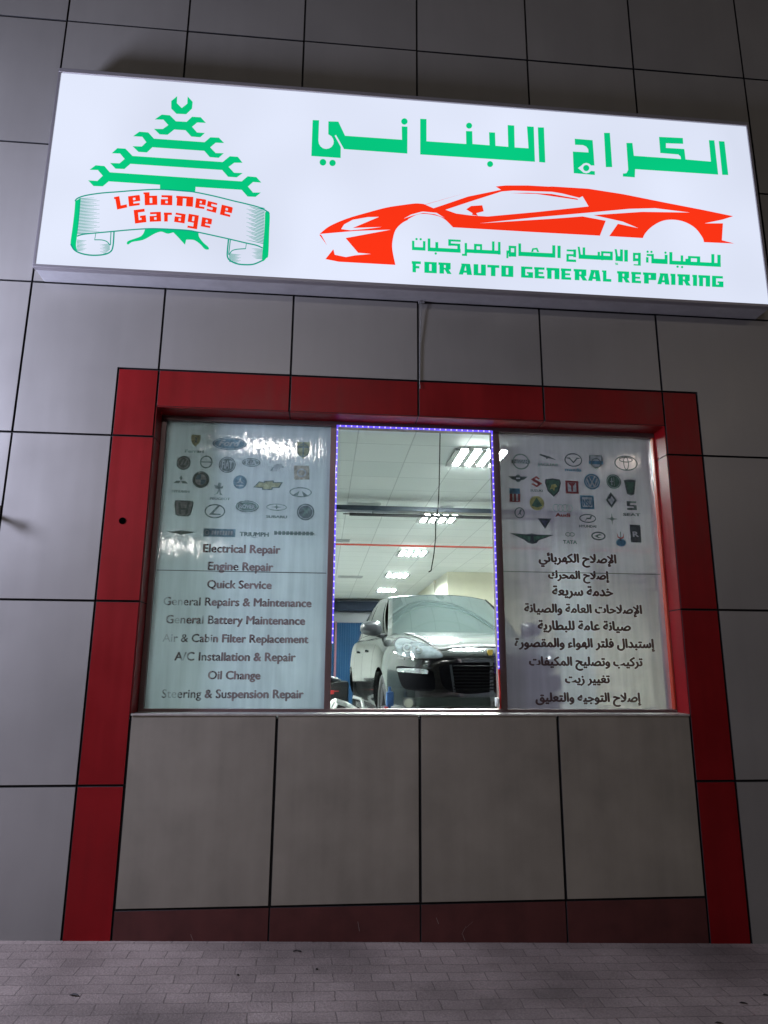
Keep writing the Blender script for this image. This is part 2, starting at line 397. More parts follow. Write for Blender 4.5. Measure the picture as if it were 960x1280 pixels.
wr = [z6([(85,75),(30,120),(30,190),(78,238),(168,242),(222,190),(228,128),(182,78),(178,145),(127,185),(82,140)]),
 z5([(690,290),(755,245),(830,252),(885,307)])+z6([(172,312),(222,265),(302,270),(350,322),(270,318),(222,358),(268,410),(340,415),(298,455),(215,448),(162,390)])+z5([(870,383),(808,432),(735,428),(683,377),(765,378),(815,342),(770,292)]),
 z5([(490,445),(548,403),(630,410),(682,467)])+z6([(338,500),(390,455),(470,458),(518,508),(440,505),(390,548),(440,600),(515,602),(468,645),(385,638),(335,580)])+z5([(668,547),(618,595),(540,590),(485,537),(570,540),(612,500),(575,450)]),
 z5([(293,602),(345,555),(420,560),(485,627)])+z6([(505,683),(570,630),(645,635),(688,690),(612,690),(560,728),(610,782),(690,785),(635,825),(555,820),(500,757)])+z5([(465,700),(410,748),(328,745),(278,692),(365,695),(412,655),(370,605)]),
 z5([(88,755),(145,713),(225,720),(275,778)])+z6([(680,862),(735,815),(815,822),(862,873),(785,868),(738,910),(785,965),(858,965),(808,1005),(735,1002),(680,940),(255,913),(250,968)])+z5([(738,942),(738,893),(265,862),(210,908),(125,905),(75,852),(160,858),(210,810),(165,757)])]
emb = empty('tree_emblem', (-1.2, YV, 4.4)); emb.parent = sign; emb.location = ORI[emb]-ORI[sign]
for P in wr: link('wrench', fillmesh([P], YV), m_green, emb)
root = z7(smooth([(275,297),(262,330),(238,352),(165,378),(152,395),(162,403),(190,386),(262,372),(330,335),(355,324),(385,318),(425,331),(462,322)]) + [(490,350),(540,405),(548,371)] + smooth([(548,371),(600,374),(640,400),(672,433),(697,436),(695,420),(660,388),(634,352),(630,325),(627,320)]) + [(450,293)])
link('trunk', fillmesh([root], YV), m_green, emb)
top = z8([(110,212),(128,188),(170,168),(240,150),(380,130),(540,118),(720,104),(960,94)])+zb([(90,103),(180,113),(350,148),(540,195),(640,218),(760,250),(830,283),(862,312)])
bot = z8([(130,562),(170,548),(240,537),(480,515),(640,500),(820,488),(960,488)])+zb([(90,463),(210,483),(470,540),(640,580),(740,602),(800,628)])
rib = empty('ribbon', (-1.2, YV, 4.4)); rib.parent = emb; rib.location = ORI[rib]-ORI[emb]
link('ribbon_face', fillmesh([smooth(top, 3)+smooth(bot, 3)[::-1]], YV-.0012), m_face, emb)
bands = [z8(smooth([(112,212),(104,320),(85,480),(66,620),(72,665),(95,690),(130,712),(120,650),(130,560),(150,400),(168,178)], 4)),
         zb(smooth([(838,285),(865,312),(860,480),(852,690),(835,720),(797,748),(800,640),(815,480),(822,300)], 4))]
for P in bands: link('fold', fillmesh([P], YV-.0016), m_green, rib)
lines = [stroke(smooth(top, 4), 1.6), stroke(smooth(bot, 4), 1.6),
 stroke(z8(smooth([(68,640),(100,695),(160,730),(250,750),(340,752),(420,740),(470,712),(488,670),(496,600),(500,515)])), 1.8),
 stroke(z8(smooth([(470,515),(466,600),(462,650),(430,617),(380,600),(308,598)])), 1.2), stroke(z8([(318,530),(312,570),(306,602)]), .8),
 stroke(zb(smooth([(485,545),(476,640),(474,700),(495,740),(560,772),(640,782),(720,776),(800,742)])), 1.8),
 stroke(zb(smooth([(502,550),(492,640),(488,690),(515,655),(560,640),(642,634)])), 1.2), stroke(zb([(650,583),(642,637)]), .8)]
hat = []
for k in range(25):
    y = 188+k*14.6
    hat.append(stroke(z8([(150-.07*(y-188), y), (210, y-5), (300+(k % 3)*28, y-10)]), [.95, .8, .25]))
    y2 = 262+k*13.6
    hat.append(stroke(zb([(818-.02*(y2-262), y2+(0)), (750, y2-14), (650+(k % 3)*22, y2-36)]), [.95, .8, .25]))
for k in range(9):
    hat.append(stroke(z8([(128, 600+k*13), (170, 604+k*13), (225-(k % 3)*15, 606+k*13)]), [.75, .6, .2]))
    hat.append(stroke(z8([(458-(k > 5)*12*(k-5), 640+k*11), (420, 643+k*11), (360+(k % 3)*15, 650+k*11)]), [.75, .6, .2]))
    hat.append(stroke(zb([(490, 680+k*9), (540, 686+k*9), (600-(k % 3)*15, 690+k*9)]), [.75, .6, .2]))
    hat.append(stroke(zb([(798, 640+k*11), (750, 636+k*11), (700+(k % 3)*15, 634+k*11)]), [.75, .6, .2]))
link('outline', join([fillmesh([P], YV-.0022-.00005*i) for i, P in enumerate(lines+hat)]), m_teal, rib)

# block alphabet: bars and wedges on a unit box
Q = lambda *r: [[(a, b_), (c, b_), (c, d), (a, d)] for a, b_, c, d in r]
GLY = {
 'F': Q((.08,0,.44,1),(0,.76,.95,1),(.08,.36,.8,.58)), 'O': Q((.05,0,.42,1),(.6,0,1,1),(.05,.8,1,1),(.05,0,1,.2)),
 'R': Q((.08,0,.42,1),(0,.78,.9,1),(.55,.42,.92,1),(.08,.38,.85,.54))+[[(.46,.42),(.76,.42),(1,0),(.66,0)]],
 'A': [[(0,0),(.33,0),(.56,1),(.26,1)], [(.62,0),(1,0),(.86,1),(.5,1)]]+Q((.2,.18,.8,.38),(.2,.84,.84,1)),
 'U': Q((0,0,.38,1),(.6,0,1,1),(0,0,1,.22)), 'T': Q((0,.76,1,1),(.3,0,.68,1)),
 'G': Q((0,0,.36,1),(0,.78,.95,1),(0,0,1,.22),(.6,0,1,.52),(.48,.36,1,.52)), 'E': Q((.05,0,.42,1),(0,.78,.95,1),(.05,.4,.85,.58),(.05,0,.95,.22)),
 'N': Q((.06,0,.4,1),(0,.76,1,1),(.62,0,1,1)), 'L': Q((.1,0,.48,1),(0,.84,.48,1),(.1,0,1,.25)), 'P': Q((.08,0,.44,1),(0,.78,.95,1),(.58,.38,1,1),(.08,.34,.95,.52)),
 'I': Q((.15,0,1,1),(0,.8,1,1)),
 'e': Q((0,0,.4,1),(0,.78,.95,1),(.6,.4,1,.96),(0,.4,1,.56),(0,0,.92,.22)), 'b': Q((0,0,.4,1),(-.08,.86,.4,1),(0,.56,1,.72),(.6,0,1,.68),(0,0,1,.16)),
 'a': Q((.6,0,1,1),(.05,.78,.96,1),(0,0,.4,.6),(0,.44,1,.6),(0,0,1,.2)), 'n': Q((.05,0,.4,1),(0,.78,.95,1),(.6,0,1,1)),
 's': Q((0,.46,.4,1),(0,.8,.95,1),(0,.42,1,.58),(.6,0,1,.55),(.05,0,1,.2)), 'r': Q((.05,0,.5,1),(0,.74,1,1)),
 'g': Q((0,.44,.4,1),(0,.86,1,1),(0,.42,1,.54),(.6,0,1,1),(.05,0,1,.15))}
def glyphs(items, Y):                      # items: char, bottom left, bottom right, top left (photo points)
    ms = []; k = 0
    for ch, bl, brr, tl in items:
        for P in GLY[ch]:
            pts = [(bl[0]+(brr[0]-bl[0])*u+(tl[0]-bl[0])*v, bl[1]+(brr[1]-bl[1])*u+(tl[1]-bl[1])*v) for u, v in P]
            ms.append(fillmesh([pts], Y-.00006*k)); k += 1
    return join(ms)
lz = lambda q: z7([q])[0]
def arcw(rows): return [(c, lz(bl), lz(brr), lz((bl[0]+(brr[1]-bl[1])*h/max(1, brr[0]-bl[0])*.8, bl[1]-h))) for c, bl, brr, h in rows]
link('lettering', glyphs(arcw([('L',(80,172),(155,156),84),('e',(167,150),(245,140),68),('b',(272,142),(356,139),86),('a',(378,140),(455,142),66),('n',(478,144),(592,152),66),('e',(607,158),(674,168),64),('s',(680,176),(746,193),64),('e',(772,203),(846,222),66)]), YV-.003), m_signred, emb)
link('lettering', glyphs(arcw([('G',(207,264),(283,254),90),('a',(305,252),(381,249),64),('r',(398,250),(452,251),60),('a',(467,252),(537,263),62),('g',(552,290),(620,302),92),('e',(645,282),(712,295),62)]), YV-.003), m_signred, emb)

A1 = Zm(380, 130, 6); A2 = Zm(520, 140, 5.3333); A3 = Zm(700, 150, 4.3636)
head = [A1([(65,120),(113,122),(108,275),(112,298),(124,318),(143,332),(165,337),(188,333),(207,321),(220,302),(223,282),(219,262),(206,242),(182,227),(183,130),(258,132),(308,238),(735,268),(733,168),(776,170),(775,372),(300,338),(240,232),(230,238),(276,322),(275,405),(55,390)]),
 A1(circ(142,437,25)), A1(circ(214,442,24)), A1(circ(753,131,24)),
 A2([(28,45),(70,47),(70,195),(335,213),(333,127),(375,128),(377,213),(490,222),(487,135),(527,137),(530,225),(615,232),(611,87),(655,90),(658,236),(750,242),(740,96),(785,98),(793,332),(28,283)]),
 A2(circ(354,91,20)), A2(circ(494,347,20)), A2([(812,102),(853,103),(862,337),(821,334)])]
head2 = [A3([(80,102),(178,110),(188,248),(170,248),(158,238),(143,234),(128,238),(116,249),(98,262),(114,275),(128,287),(143,291),(158,287),(170,277),(190,280),(190,300),(75,290),(70,172),(155,177),(154,160),(143,145),(125,137),(82,135)]), A3(circ(143,262,17)),
 A3([(240,70),(272,70),(285,257),(250,257)]),
 A3([(362,125),(395,125),(403,195),(660,213),(657,198),(645,188),(547,180),(540,92),(670,98),(672,130),(578,127),(578,152),(678,158),(685,215),(823,227),(812,110),(842,111),(863,298),(410,268),(408,313),(343,308),(343,292),(362,290),(372,272)]),
 A3([(866,115),(897,117),(918,300),(885,299)])]
link('arabic_word', join([fillmesh([P], YV) for P in head]), m_green, sign)
link('arabic_word', join([fillmesh([P], YV) for P in head2]), m_green, sign)

CA = Zm(390, 220, 6.857); CB = Zm(510, 220, 5.3333); CC = Zm(670, 225, 3.6923)
body = CA(smooth([(65,497),(150,430),(300,365),(480,312),(640,270),(780,248),(890,235),(958,240)], 4))+CB([(170,215),(260,185),(400,137),(620,92),(585,70),(650,63),(800,63),(958,72)])+CC([(60,29),(240,40),(400,65),(600,105),(780,140),(910,167),(860,183),(778,200),(863,200),(858,278),(915,293),(775,287)])
body += CC(smooth([(775,287),(768,265),(735,222),(685,193),(630,183),(580,190),(535,215),(505,245),(493,268)], 4))+CC([(338,259),(378,202),(472,222),(400,192),(265,162),(490,147),(710,150),(550,130),(430,133),(250,150),(0,172)])+CB([(480,315),(960,285)])+CC([(215,168),(322,188),(295,257),(0,241)])+CB([(300,342)])
body += CB(smooth([(300,342),(240,285),(180,262),(100,252),(50,262),(0,288)], 4))+CA(smooth([(823,376),(770,405),(715,465),(690,560),(690,640),(715,762)], 4))+CA([(230,735),(115,712),(183,628),(195,675),(290,695),(370,680),(505,668),(395,658),(288,532),(675,460),(380,470),(75,496)])
holes = [CA([(250,455),(275,415),(350,375),(480,352),(575,350),(350,445),(600,437),(480,452),(330,466)]),
 CB([(250,225),(400,175),(625,103),(700,97),(958,105)])+CC([(120,62),(200,82),(215,75),(243,122),(0,148)])+CB([(530,270),(420,263),(320,250)]),
 CB([(388,222),(420,200),(495,195),(505,235),(455,248),(466,265),(427,259),(430,248)]),
 CA([(785,366),(850,330),(930,308)])+CB([(100,237),(190,245),(243,279),(180,255),(100,246)])+CA([(930,322),(860,340)])]
extra = [CA([(62,503),(128,592),(78,503)]), CB([(95,195),(400,108),(110,193)]), CB([(685,115),(800,112),(958,120)])+CC([(190,86),(195,92),(0,64)])]
link('car_outline', join([fillmesh([body]+holes, YV)]+[fillmesh([P], YV-.0004) for P in extra]), m_signred, sign)

s4 = Zm(500, 285, 6); s5 = Zm(630, 290, 6); s6 = Zm(760, 295, 6)
def rq(z, *rs):
    out = []
    for x0, y0, x1, y1 in rs:
        d = .05*(x1-x0); out.append(z([(x0, y0), (x1, y0+d), (x1, y1), (x0, y1-d)]))
    return out
def ring4(z, x0, y0, x1, y1, hx0, hy0, hx1, hy1): return rq(z, (x0,y0,hx0,y1), (hx1,y0+3,x1,y1), (x0,y0,x1,hy0+2), (x0,hy1,x1,y1))
def dots(z, *cs): return [z(circ(x, y, 9, 10)) for x, y in cs]
w1 = rq(s4,(90,95,108,166),(90,141,191,170),(172,98,191,170),(208,78,228,170),(208,145,455,186),(265,105,287,160),(362,84,455,104),(362,84,382,134),(362,114,452,136),(430,118,452,186))+dots(s4,(124,83),(155,84),(268,191))
w1 += rq(s4,(485,112,503,208),(465,193,503,210),(485,157,755,198),(690,100,709,192),(735,104,754,200))+ring4(s4,555,118,616,190,574,137,600,166)
w2 = rq(s5,(18,138,45,160),(18,138,33,197))+ring4(s5,35,102,92,186,52,121,76,150)+rq(s5,(108,85,128,181),(108,147,385,193),(362,99,385,193),(401,102,425,196))+[s5([(203,150),(212,122),(250,118),(264,150),(248,150),(242,132),(222,133),(220,150)])]
w2 += rq(s5,(470,130,540,148),(520,130,541,190),(468,164,541,184),(468,164,486,221),(468,204,541,226),(560,168,815,213),(590,115,609,182),(702,148,720,190))+[s5([(552,110),(568,111),(578,176),(560,172)])]+ring4(s5,728,143,816,212,746,161,795,181)
w2 += [s5([(829,128),(846,129),(856,188),(838,184)])]+rq(s5,(836,180,892,220),(870,130,892,221),(832,231,854,238),(836,240,856,247),(902,133,929,223))
w3 = ring4(s6,187,125,244,190,205,143,225,166)+rq(s6,(225,125,246,223),(192,211,246,223),(285,158,304,200),(290,134,343,152),(325,134,344,200),(325,168,447,211),(425,140,447,210),(460,120,483,212),(460,184,846,232),(545,145,564,200),(580,170,600,215),(775,135,798,228),(820,140,845,232))+ring4(s6,600,149,692,218,622,168,667,191)+dots(s6,(297,118),(326,119),(431,125),(522,230),(556,233))
for W_ in (w1, w2, w3): link('arabic_words', join([fillmesh([P], YV-.00005*i) for i, P in enumerate(W_)]), m_green, sign)
ex = []
for txt, z_, xs_ in (('FORAUTO', s4, ((88,160),(178,276),(288,388),(440,540),(552,644),(655,745),(755,850))), ('GENERAL', s5, ((128,218),(226,308),(318,416),(426,508),(522,626),(630,726),(735,805))), ('REPAIRING', s6, ((68,166),(174,252),(262,362),(370,462),(468,506),(520,622),(632,668),(678,766),(780,866)))):
    for n_, (ch, (a, c)) in enumerate(zip(txt, xs_)):
        if txt == 'FORAUTO' and n_ == 3: link('english_word', glyphs(ex, YV), m_green, sign); ex = []
        pa, pc = z_([(a, 0)])[0][0], z_([(c, 0)])[0][0]
        yb = lambda x: 340.2+(x-515)*.0487
        ex.append((ch, (pa, yb(pa)), (pc, yb(pc)), (pa, yb(pa)-13.9)))
    link('english_word', glyphs(ex, YV), m_green, sign); ex = []

# thin cable that drops from the sign to the red surround
c0 = at(526, 372, D-.02); c1 = at(525, 430, D-.004); c2 = at(524.5, 478, D-.004)
b = B(); b.path([(c0.x, D-.02, 4.125), (c0.x+.005, D-.010, 4.05), c1, c2, (c2.x+.004, D-.006, fz1-.06)], .003); b.box(c0.x-.015, D-.02, 4.10, c0.x+.03, D-.002, 4.118, .004)
tag(link('drop_cable', b.mesh(), mat('grey_cable', (.20, .20, .20), .6)), 'thin grey cable running down the joint from sign box to red surround', 'cable')

# ------------------------------------------------------------------ printed window films
def film(name, col, transp, transl, seed, gloss):
    m = bpy.data.materials.new(name); m.use_nodes = True; N = m.node_tree.nodes; L = m.node_tree.links; N.remove(N['Principled BSDF'])
    geo = N.new('ShaderNodeNewGeometry'); mp = N.new('ShaderNodeMapping'); mp.inputs['Scale'].default_value = (14, 1, 1.1); mp.inputs['Location'].default_value = (seed, 0, 0)
    L.new(geo.outputs['Position'], mp.inputs['Vector'])
    t = N.new('ShaderNodeTexNoise'); t.inputs['Scale'].default_value = 1.5; t.inputs['Detail'].default_value = 7; L.new(mp.outputs[0], t.inputs['Vector'])
    t2 = N.new('ShaderNodeTexNoise'); t2.inputs['Scale'].default_value = 2.2; t2.inputs['Detail'].default_value = 4; L.new(geo.outputs['Position'], t2.inputs['Vector'])
    ad = N.new('ShaderNodeMath'); ad.operation = 'ADD'; L.new(t.outputs['Fac'], ad.inputs[0]); L.new(t2.outputs['Fac'], ad.inputs[1])
    r = N.new('ShaderNodeMapRange'); r.inputs[1].default_value = .75; r.inputs[2].default_value = 1.25; r.inputs[3].default_value = .87; r.inputs[4].default_value = 1.11; L.new(ad.outputs[0], r.inputs[0])
    vm = N.new('ShaderNodeVectorMath'); vm.operation = 'SCALE'; vm.inputs[0].default_value = col; L.new(r.outputs[0], vm.inputs['Scale'])
    df = N.new('ShaderNodeBsdfDiffuse'); tl = N.new('ShaderNodeBsdfTranslucent'); tp = N.new('ShaderNodeBsdfTransparent'); g = N.new('ShaderNodeBsdfGlossy')
    L.new(vm.outputs[0], df.inputs[0]); L.new(vm.outputs[0], tl.inputs[0]); g.inputs['Roughness'].default_value = .045
    bu = N.new('ShaderNodeBump'); bu.inputs['Strength'].default_value = .5; bu.inputs['Distance'].default_value = .004
    m3 = N.new('ShaderNodeMapping'); m3.inputs['Scale'].default_value = (60, 1, 14); L.new(geo.outputs['Position'], m3.inputs['Vector']); t4 = N.new('ShaderNodeTexNoise'); t4.inputs['Scale'].default_value = 1.; t4.inputs['Detail'].default_value = 3; L.new(m3.outputs[0], t4.inputs['Vector'])
    a4 = N.new('ShaderNodeMath'); a4.operation = 'MULTIPLY_ADD'; a4.inputs[1].default_value = .35; L.new(t4.outputs['Fac'], a4.inputs[0]); L.new(t.outputs['Fac'], a4.inputs[2]); L.new(a4.outputs[0], bu.inputs['Height']); L.new(bu.outputs[0], g.inputs['Normal'])
    a = N.new('ShaderNodeMixShader'); a.inputs[0].default_value = transl; L.new(df.outputs[0], a.inputs[1]); L.new(tl.outputs[0], a.inputs[2])
    c = N.new('ShaderNodeMixShader'); c.inputs[0].default_value = transp; L.new(a.outputs[0], c.inputs[1]); L.new(tp.outputs[0], c.inputs[2])
    e = N.new('ShaderNodeMixShader'); e.inputs[0].default_value = gloss; L.new(c.outputs[0], e.inputs[1]); L.new(g.outputs[0], e.inputs[2]); L.new(e.outputs[0], N['Material Output'].inputs[0])
    return m
m_fl = film('frosted_print_film', (.37, .47, .495), .02, .11, 0, .032)
m_fr = film('thin_print_film', (.235, .225, .275), .13, .06, 5, .03)
YF = YG-.004
def sheet(x0, x1, z0, z1, m, label):
    t = empty('printed_window_film', ((x0+x1)/2, YF, z0), label, 'window film')
    b = B(); b.poly([(x0, YF, z0), (x1, YF, z0), (x1, YF, z1), (x0, YF, z1)]); link('film_sheet', b.mesh(False), m, t)
    return t
filmL = sheet(gx0-.001, mL0+.001, gz0-.001, gz1+.001, m_fl, 'streaky frosted window film printed with car badges and English service list')
filmR = sheet(mR1-.001, gx1+.001, gz0-.001, gz1+.001, m_fr, 'darker see-through window film printed with car badges and Arabic service list')
for t_, xa, xb in ((filmL, gx0+.006, mL0-.006), (filmR, mR1+.008, gx1-.008)):
    zz = at(300, 714.5, YF).z if t_ is filmL else at(720, 716, YF).z
    b = B(); b.box(xa, YF-.0015, zz-.0025, xb, YF-.0003, zz+.0025); link('seam', b.mesh(), mat('film_seam', (.06, .07, .07), .6), t_)

PAL = {}
def ink(c):
    if c not in PAL: PAL[c] = mat('print_ink', c, .55, spec=.3, noise=.28, nscale=35)
    return PAL[c]
def textmesh(s, cx, base, width, Y, size=None, bold=.045, shear=0):
    cu = bpy.data.curves.new('t', 'FONT'); cu.body = s; cu.shear = shear; cu.fill_mode = 'FRONT'; cu.resolution_u = 3
    o = bpy.data.objects.new('t', cu); C.objects.link(o)
    me = bpy.data.meshes.new_from_object(o.evaluated_get(bpy.context.evaluated_depsgraph_get()))
    bpy.data.objects.remove(o); bpy.data.curves.remove(cu)
    xs_ = [v.co.x for v in me.vertices]; a, c = min(xs_), max(xs_); k = width/(c-a); ky = k if size is None else size
    for v in me.vertices: v.co = Vector((cx+(v.co.x-(a+c)/2)*k, Y, base+v.co.y*ky))
    if me.polygons and me.polygons[0].normal.y > 0: me.flip_normals()
    if bold:
        ms = [me]
        for i, (dx, dz) in enumerate(((-1, 0), (1, 0), (0, .7), (0, -.7))):
            c_ = me.copy(); c_.transform(Matrix.Translation((dx*bold*k, .00004*(i+1), dz*bold*ky))); ms.append(c_)
        me = join(ms)
    return me
def arabic(s):                              # contextual letter forms in drawing order
    forms = {}
    for cp in list(range(0xFE80, 0xFEFD)):
        d = unicodedata.decomposition(chr(cp))
        if d:
            tg, *rest = d.split(); forms.setdefault(''.join(chr(int(x, 16)) for x in rest), {})[tg[1:-1]] = chr(cp)
    out = []; i = 0; items = []
    while i < len(s):
        if s[i] == '\u0644' and i+1 < len(s) and s[i:i+2] in forms: items.append(s[i:i+2]); i += 2
        else: items.append(s[i]); i += 1
    for k, ch in enumerate(items):
        f = forms.get(ch)
        if not f: out.append(ch); continue
        prev = forms.get(items[k-1]) if k else None; nxt = forms.get(items[k+1]) if k+1 < len(items) else None
        jp = bool(prev) and 'initial' in prev and 'final' in f; jn = bool(nxt) and 'initial' in f and 'final' in nxt
        key = 'medial' if jp and jn else 'final' if jp else 'initial' if jn else 'isolated'
        out.append(f.get(key) or f['isolated'])
    return ''.join(out[::-1])
YT = YF-.0012
m_txL = mat('brown_grey_print', (.225, .185, .19), .6, noise=.25, nscale=14)
N = m_txL.node_tree.nodes; L = m_txL.node_tree.links   # the print has worn off in streaks, most of all near the left jamb
geo = N.new('ShaderNodeNewGeometry'); sp = N.new('ShaderNodeSeparateXYZ'); L.new(geo.outputs['Position'], sp.inputs[0])
mr = N.new('ShaderNodeMapRange'); mr.inputs[1].default_value = -1.05; mr.inputs[2].default_value = -.45; mr.inputs[3].default_value = .38; mr.inputs[4].default_value = -.12; L.new(sp.outputs[0], mr.inputs[0])
mp = N.new('ShaderNodeMapping'); mp.inputs['Scale'].default_value = (16, 1, 5); L.new(geo.outputs['Position'], mp.inputs['Vector'])
t = N.new('ShaderNodeTexNoise'); t.inputs['Scale'].default_value = 1.2; t.inputs['Detail'].default_value = 5; L.new(mp.outputs[0], t.inputs['Vector'])
ad = N.new('ShaderNodeMath'); L.new(t.outputs['Fac'], ad.inputs[0]); L.new(mr.outputs[0], ad.inputs[1])
cl = N.new('ShaderNodeMapRange'); cl.inputs[1].default_value = .45; cl.inputs[2].default_value = .85; cl.inputs[3].default_value = .1; cl.inputs[4].default_value = .92; L.new(ad.outputs[0], cl.inputs[0])
tp = N.new('ShaderNodeBsdfTransparent'); mx = N.new('ShaderNodeMixShader'); L.new(cl.outputs[0], mx.inputs[0]); L.new(N['Principled BSDF'].outputs[0], mx.inputs[1]); L.new(tp.outputs[0], mx.inputs[2]); L.new(mx.outputs[0], N['Material Output'].inputs[0])
m_txR = mat('maroon_print', (.035, .010, .014), .6, noise=.2, nscale=10)
for s, x0, x1, y in (('Electrical Repair',254,350,691),('Engine Repair',260,341,713),('Quick Service',259,339,735.5),('General Repairs & Maintenance',204,389,757.5),('General Battery Maintenance',207,381,780),('Air & Cabin Filter Replacement',203,385,803),('A/C Installation & Repair',218,369,826),('Oil Change',260,325,849),('Steering & Suspension Repair',202,379,872.5)):
    p0, p1 = at(x0, y, YT), at(x1, y, YT)
    link('lettering', textmesh(s, (p0.x+p1.x)/2, (p0.z+p1.z)/2, p1.x-p0.x, YT), m_txL, filmL)
for s, x0, x1, y in (('الإصلاح الكهربائي',674,770,703),('إصلاح المحرك',686,761,723.5),('خدمة سريعة',691,766,744.5),('الإصلاحات العامة والصيانة',656,802,766),('صيانة عامة للبطارية',673,788,787.5),('إستبدال فلتر الهواء والمقصورة',644,818,809),('تركيب وتصليح المكيفات',662,803,832),('تغيير زيت',707,762,853.5),('إصلاح التوجيه والتعليق',670,801,877)):
    p0, p1 = at(x0, y, YT), at(x1, y, YT)
    link('lettering', textmesh(arabic(s), (p0.x+p1.x)/2, (p0.z+p1.z)/2, p1.x-p0.x, YT, bold=.05), m_txR, filmR)

# badges: e ellipse, o ring, r box, p outline, t text; coordinates in a -1..1 box
g1, g2, g3 = (.10, .16, .16), (.05, .085, .085), (.03, .05, .06)
lt = (.34, .42, .44); ye = (.30, .33, .12); bl = (.05, .17, .26); gn = (.045, .13, .09); rd = (.20, .035, .04); tan = (.34, .32, .22)
def badge(film_, px, py, wpx, hpx, shapes, dim=1.):
    cc = at(px, py, YT); W = (at(px+wpx/2, py, YT).x-at(px-wpx/2, py, YT).x)/2; Hh = (at(px, py-hpx/2, YT).z-at(px, py+hpx/2, YT).z)/2
    ms, mats = [], []
    for k, sh in enumerate(shapes):
        Yk = YT-.00025*k; kd = sh[0]; c = sh[-1]
        f = lambda P: [(cc.x+x*W, cc.z+y*Hh) for x, y in P]
        if kd == 'e': me = fillmesh([f(circ(sh[1], sh[2], sh[3], 28, sh[4]))], Yk, False)
        elif kd == 'o': me = fillmesh([f(circ(sh[1], sh[2], sh[3], 28, sh[4])), f(circ(sh[1], sh[2], sh[3]-sh[5], 28, sh[4]-sh[5]*W/Hh))], Yk, False)
        elif kd == 'r': me = fillmesh([f([(sh[1], sh[2]), (sh[3], sh[2]), (sh[3], sh[4]), (sh[1], sh[4])])], Yk, False)
        elif kd == 'p': me = fillmesh([f(sh[1])], Yk, False)
        elif kd == 't': me = textmesh(sh[1], cc.x+sh[2]*W, cc.z+sh[3]*Hh, 2*sh[4]*W, Yk, size=sh[5]*Hh*1.38, bold=.045, shear=sh[6])
        if c not in mats: mats.append(c)
        for p_ in me.polygons: p_.material_index = mats.index(c)
        ms.append(me)
    fade = .44 if film_ is filmL else .12; bgc = (.30, .45, .43) if film_ is filmL else (.20, .21, .24)
    o = link('badge', join(ms), [ink(tuple(round(a*(1-fade)+b_*fade, 4) for a, b_ in zip(c, bgc))) for c in mats], film_)
    return o
SHIELD = [(-.9,1),(.9,1),(.9,.1),(.6,-.5),(0,-1),(-.6,-.5),(-.9,.1)]
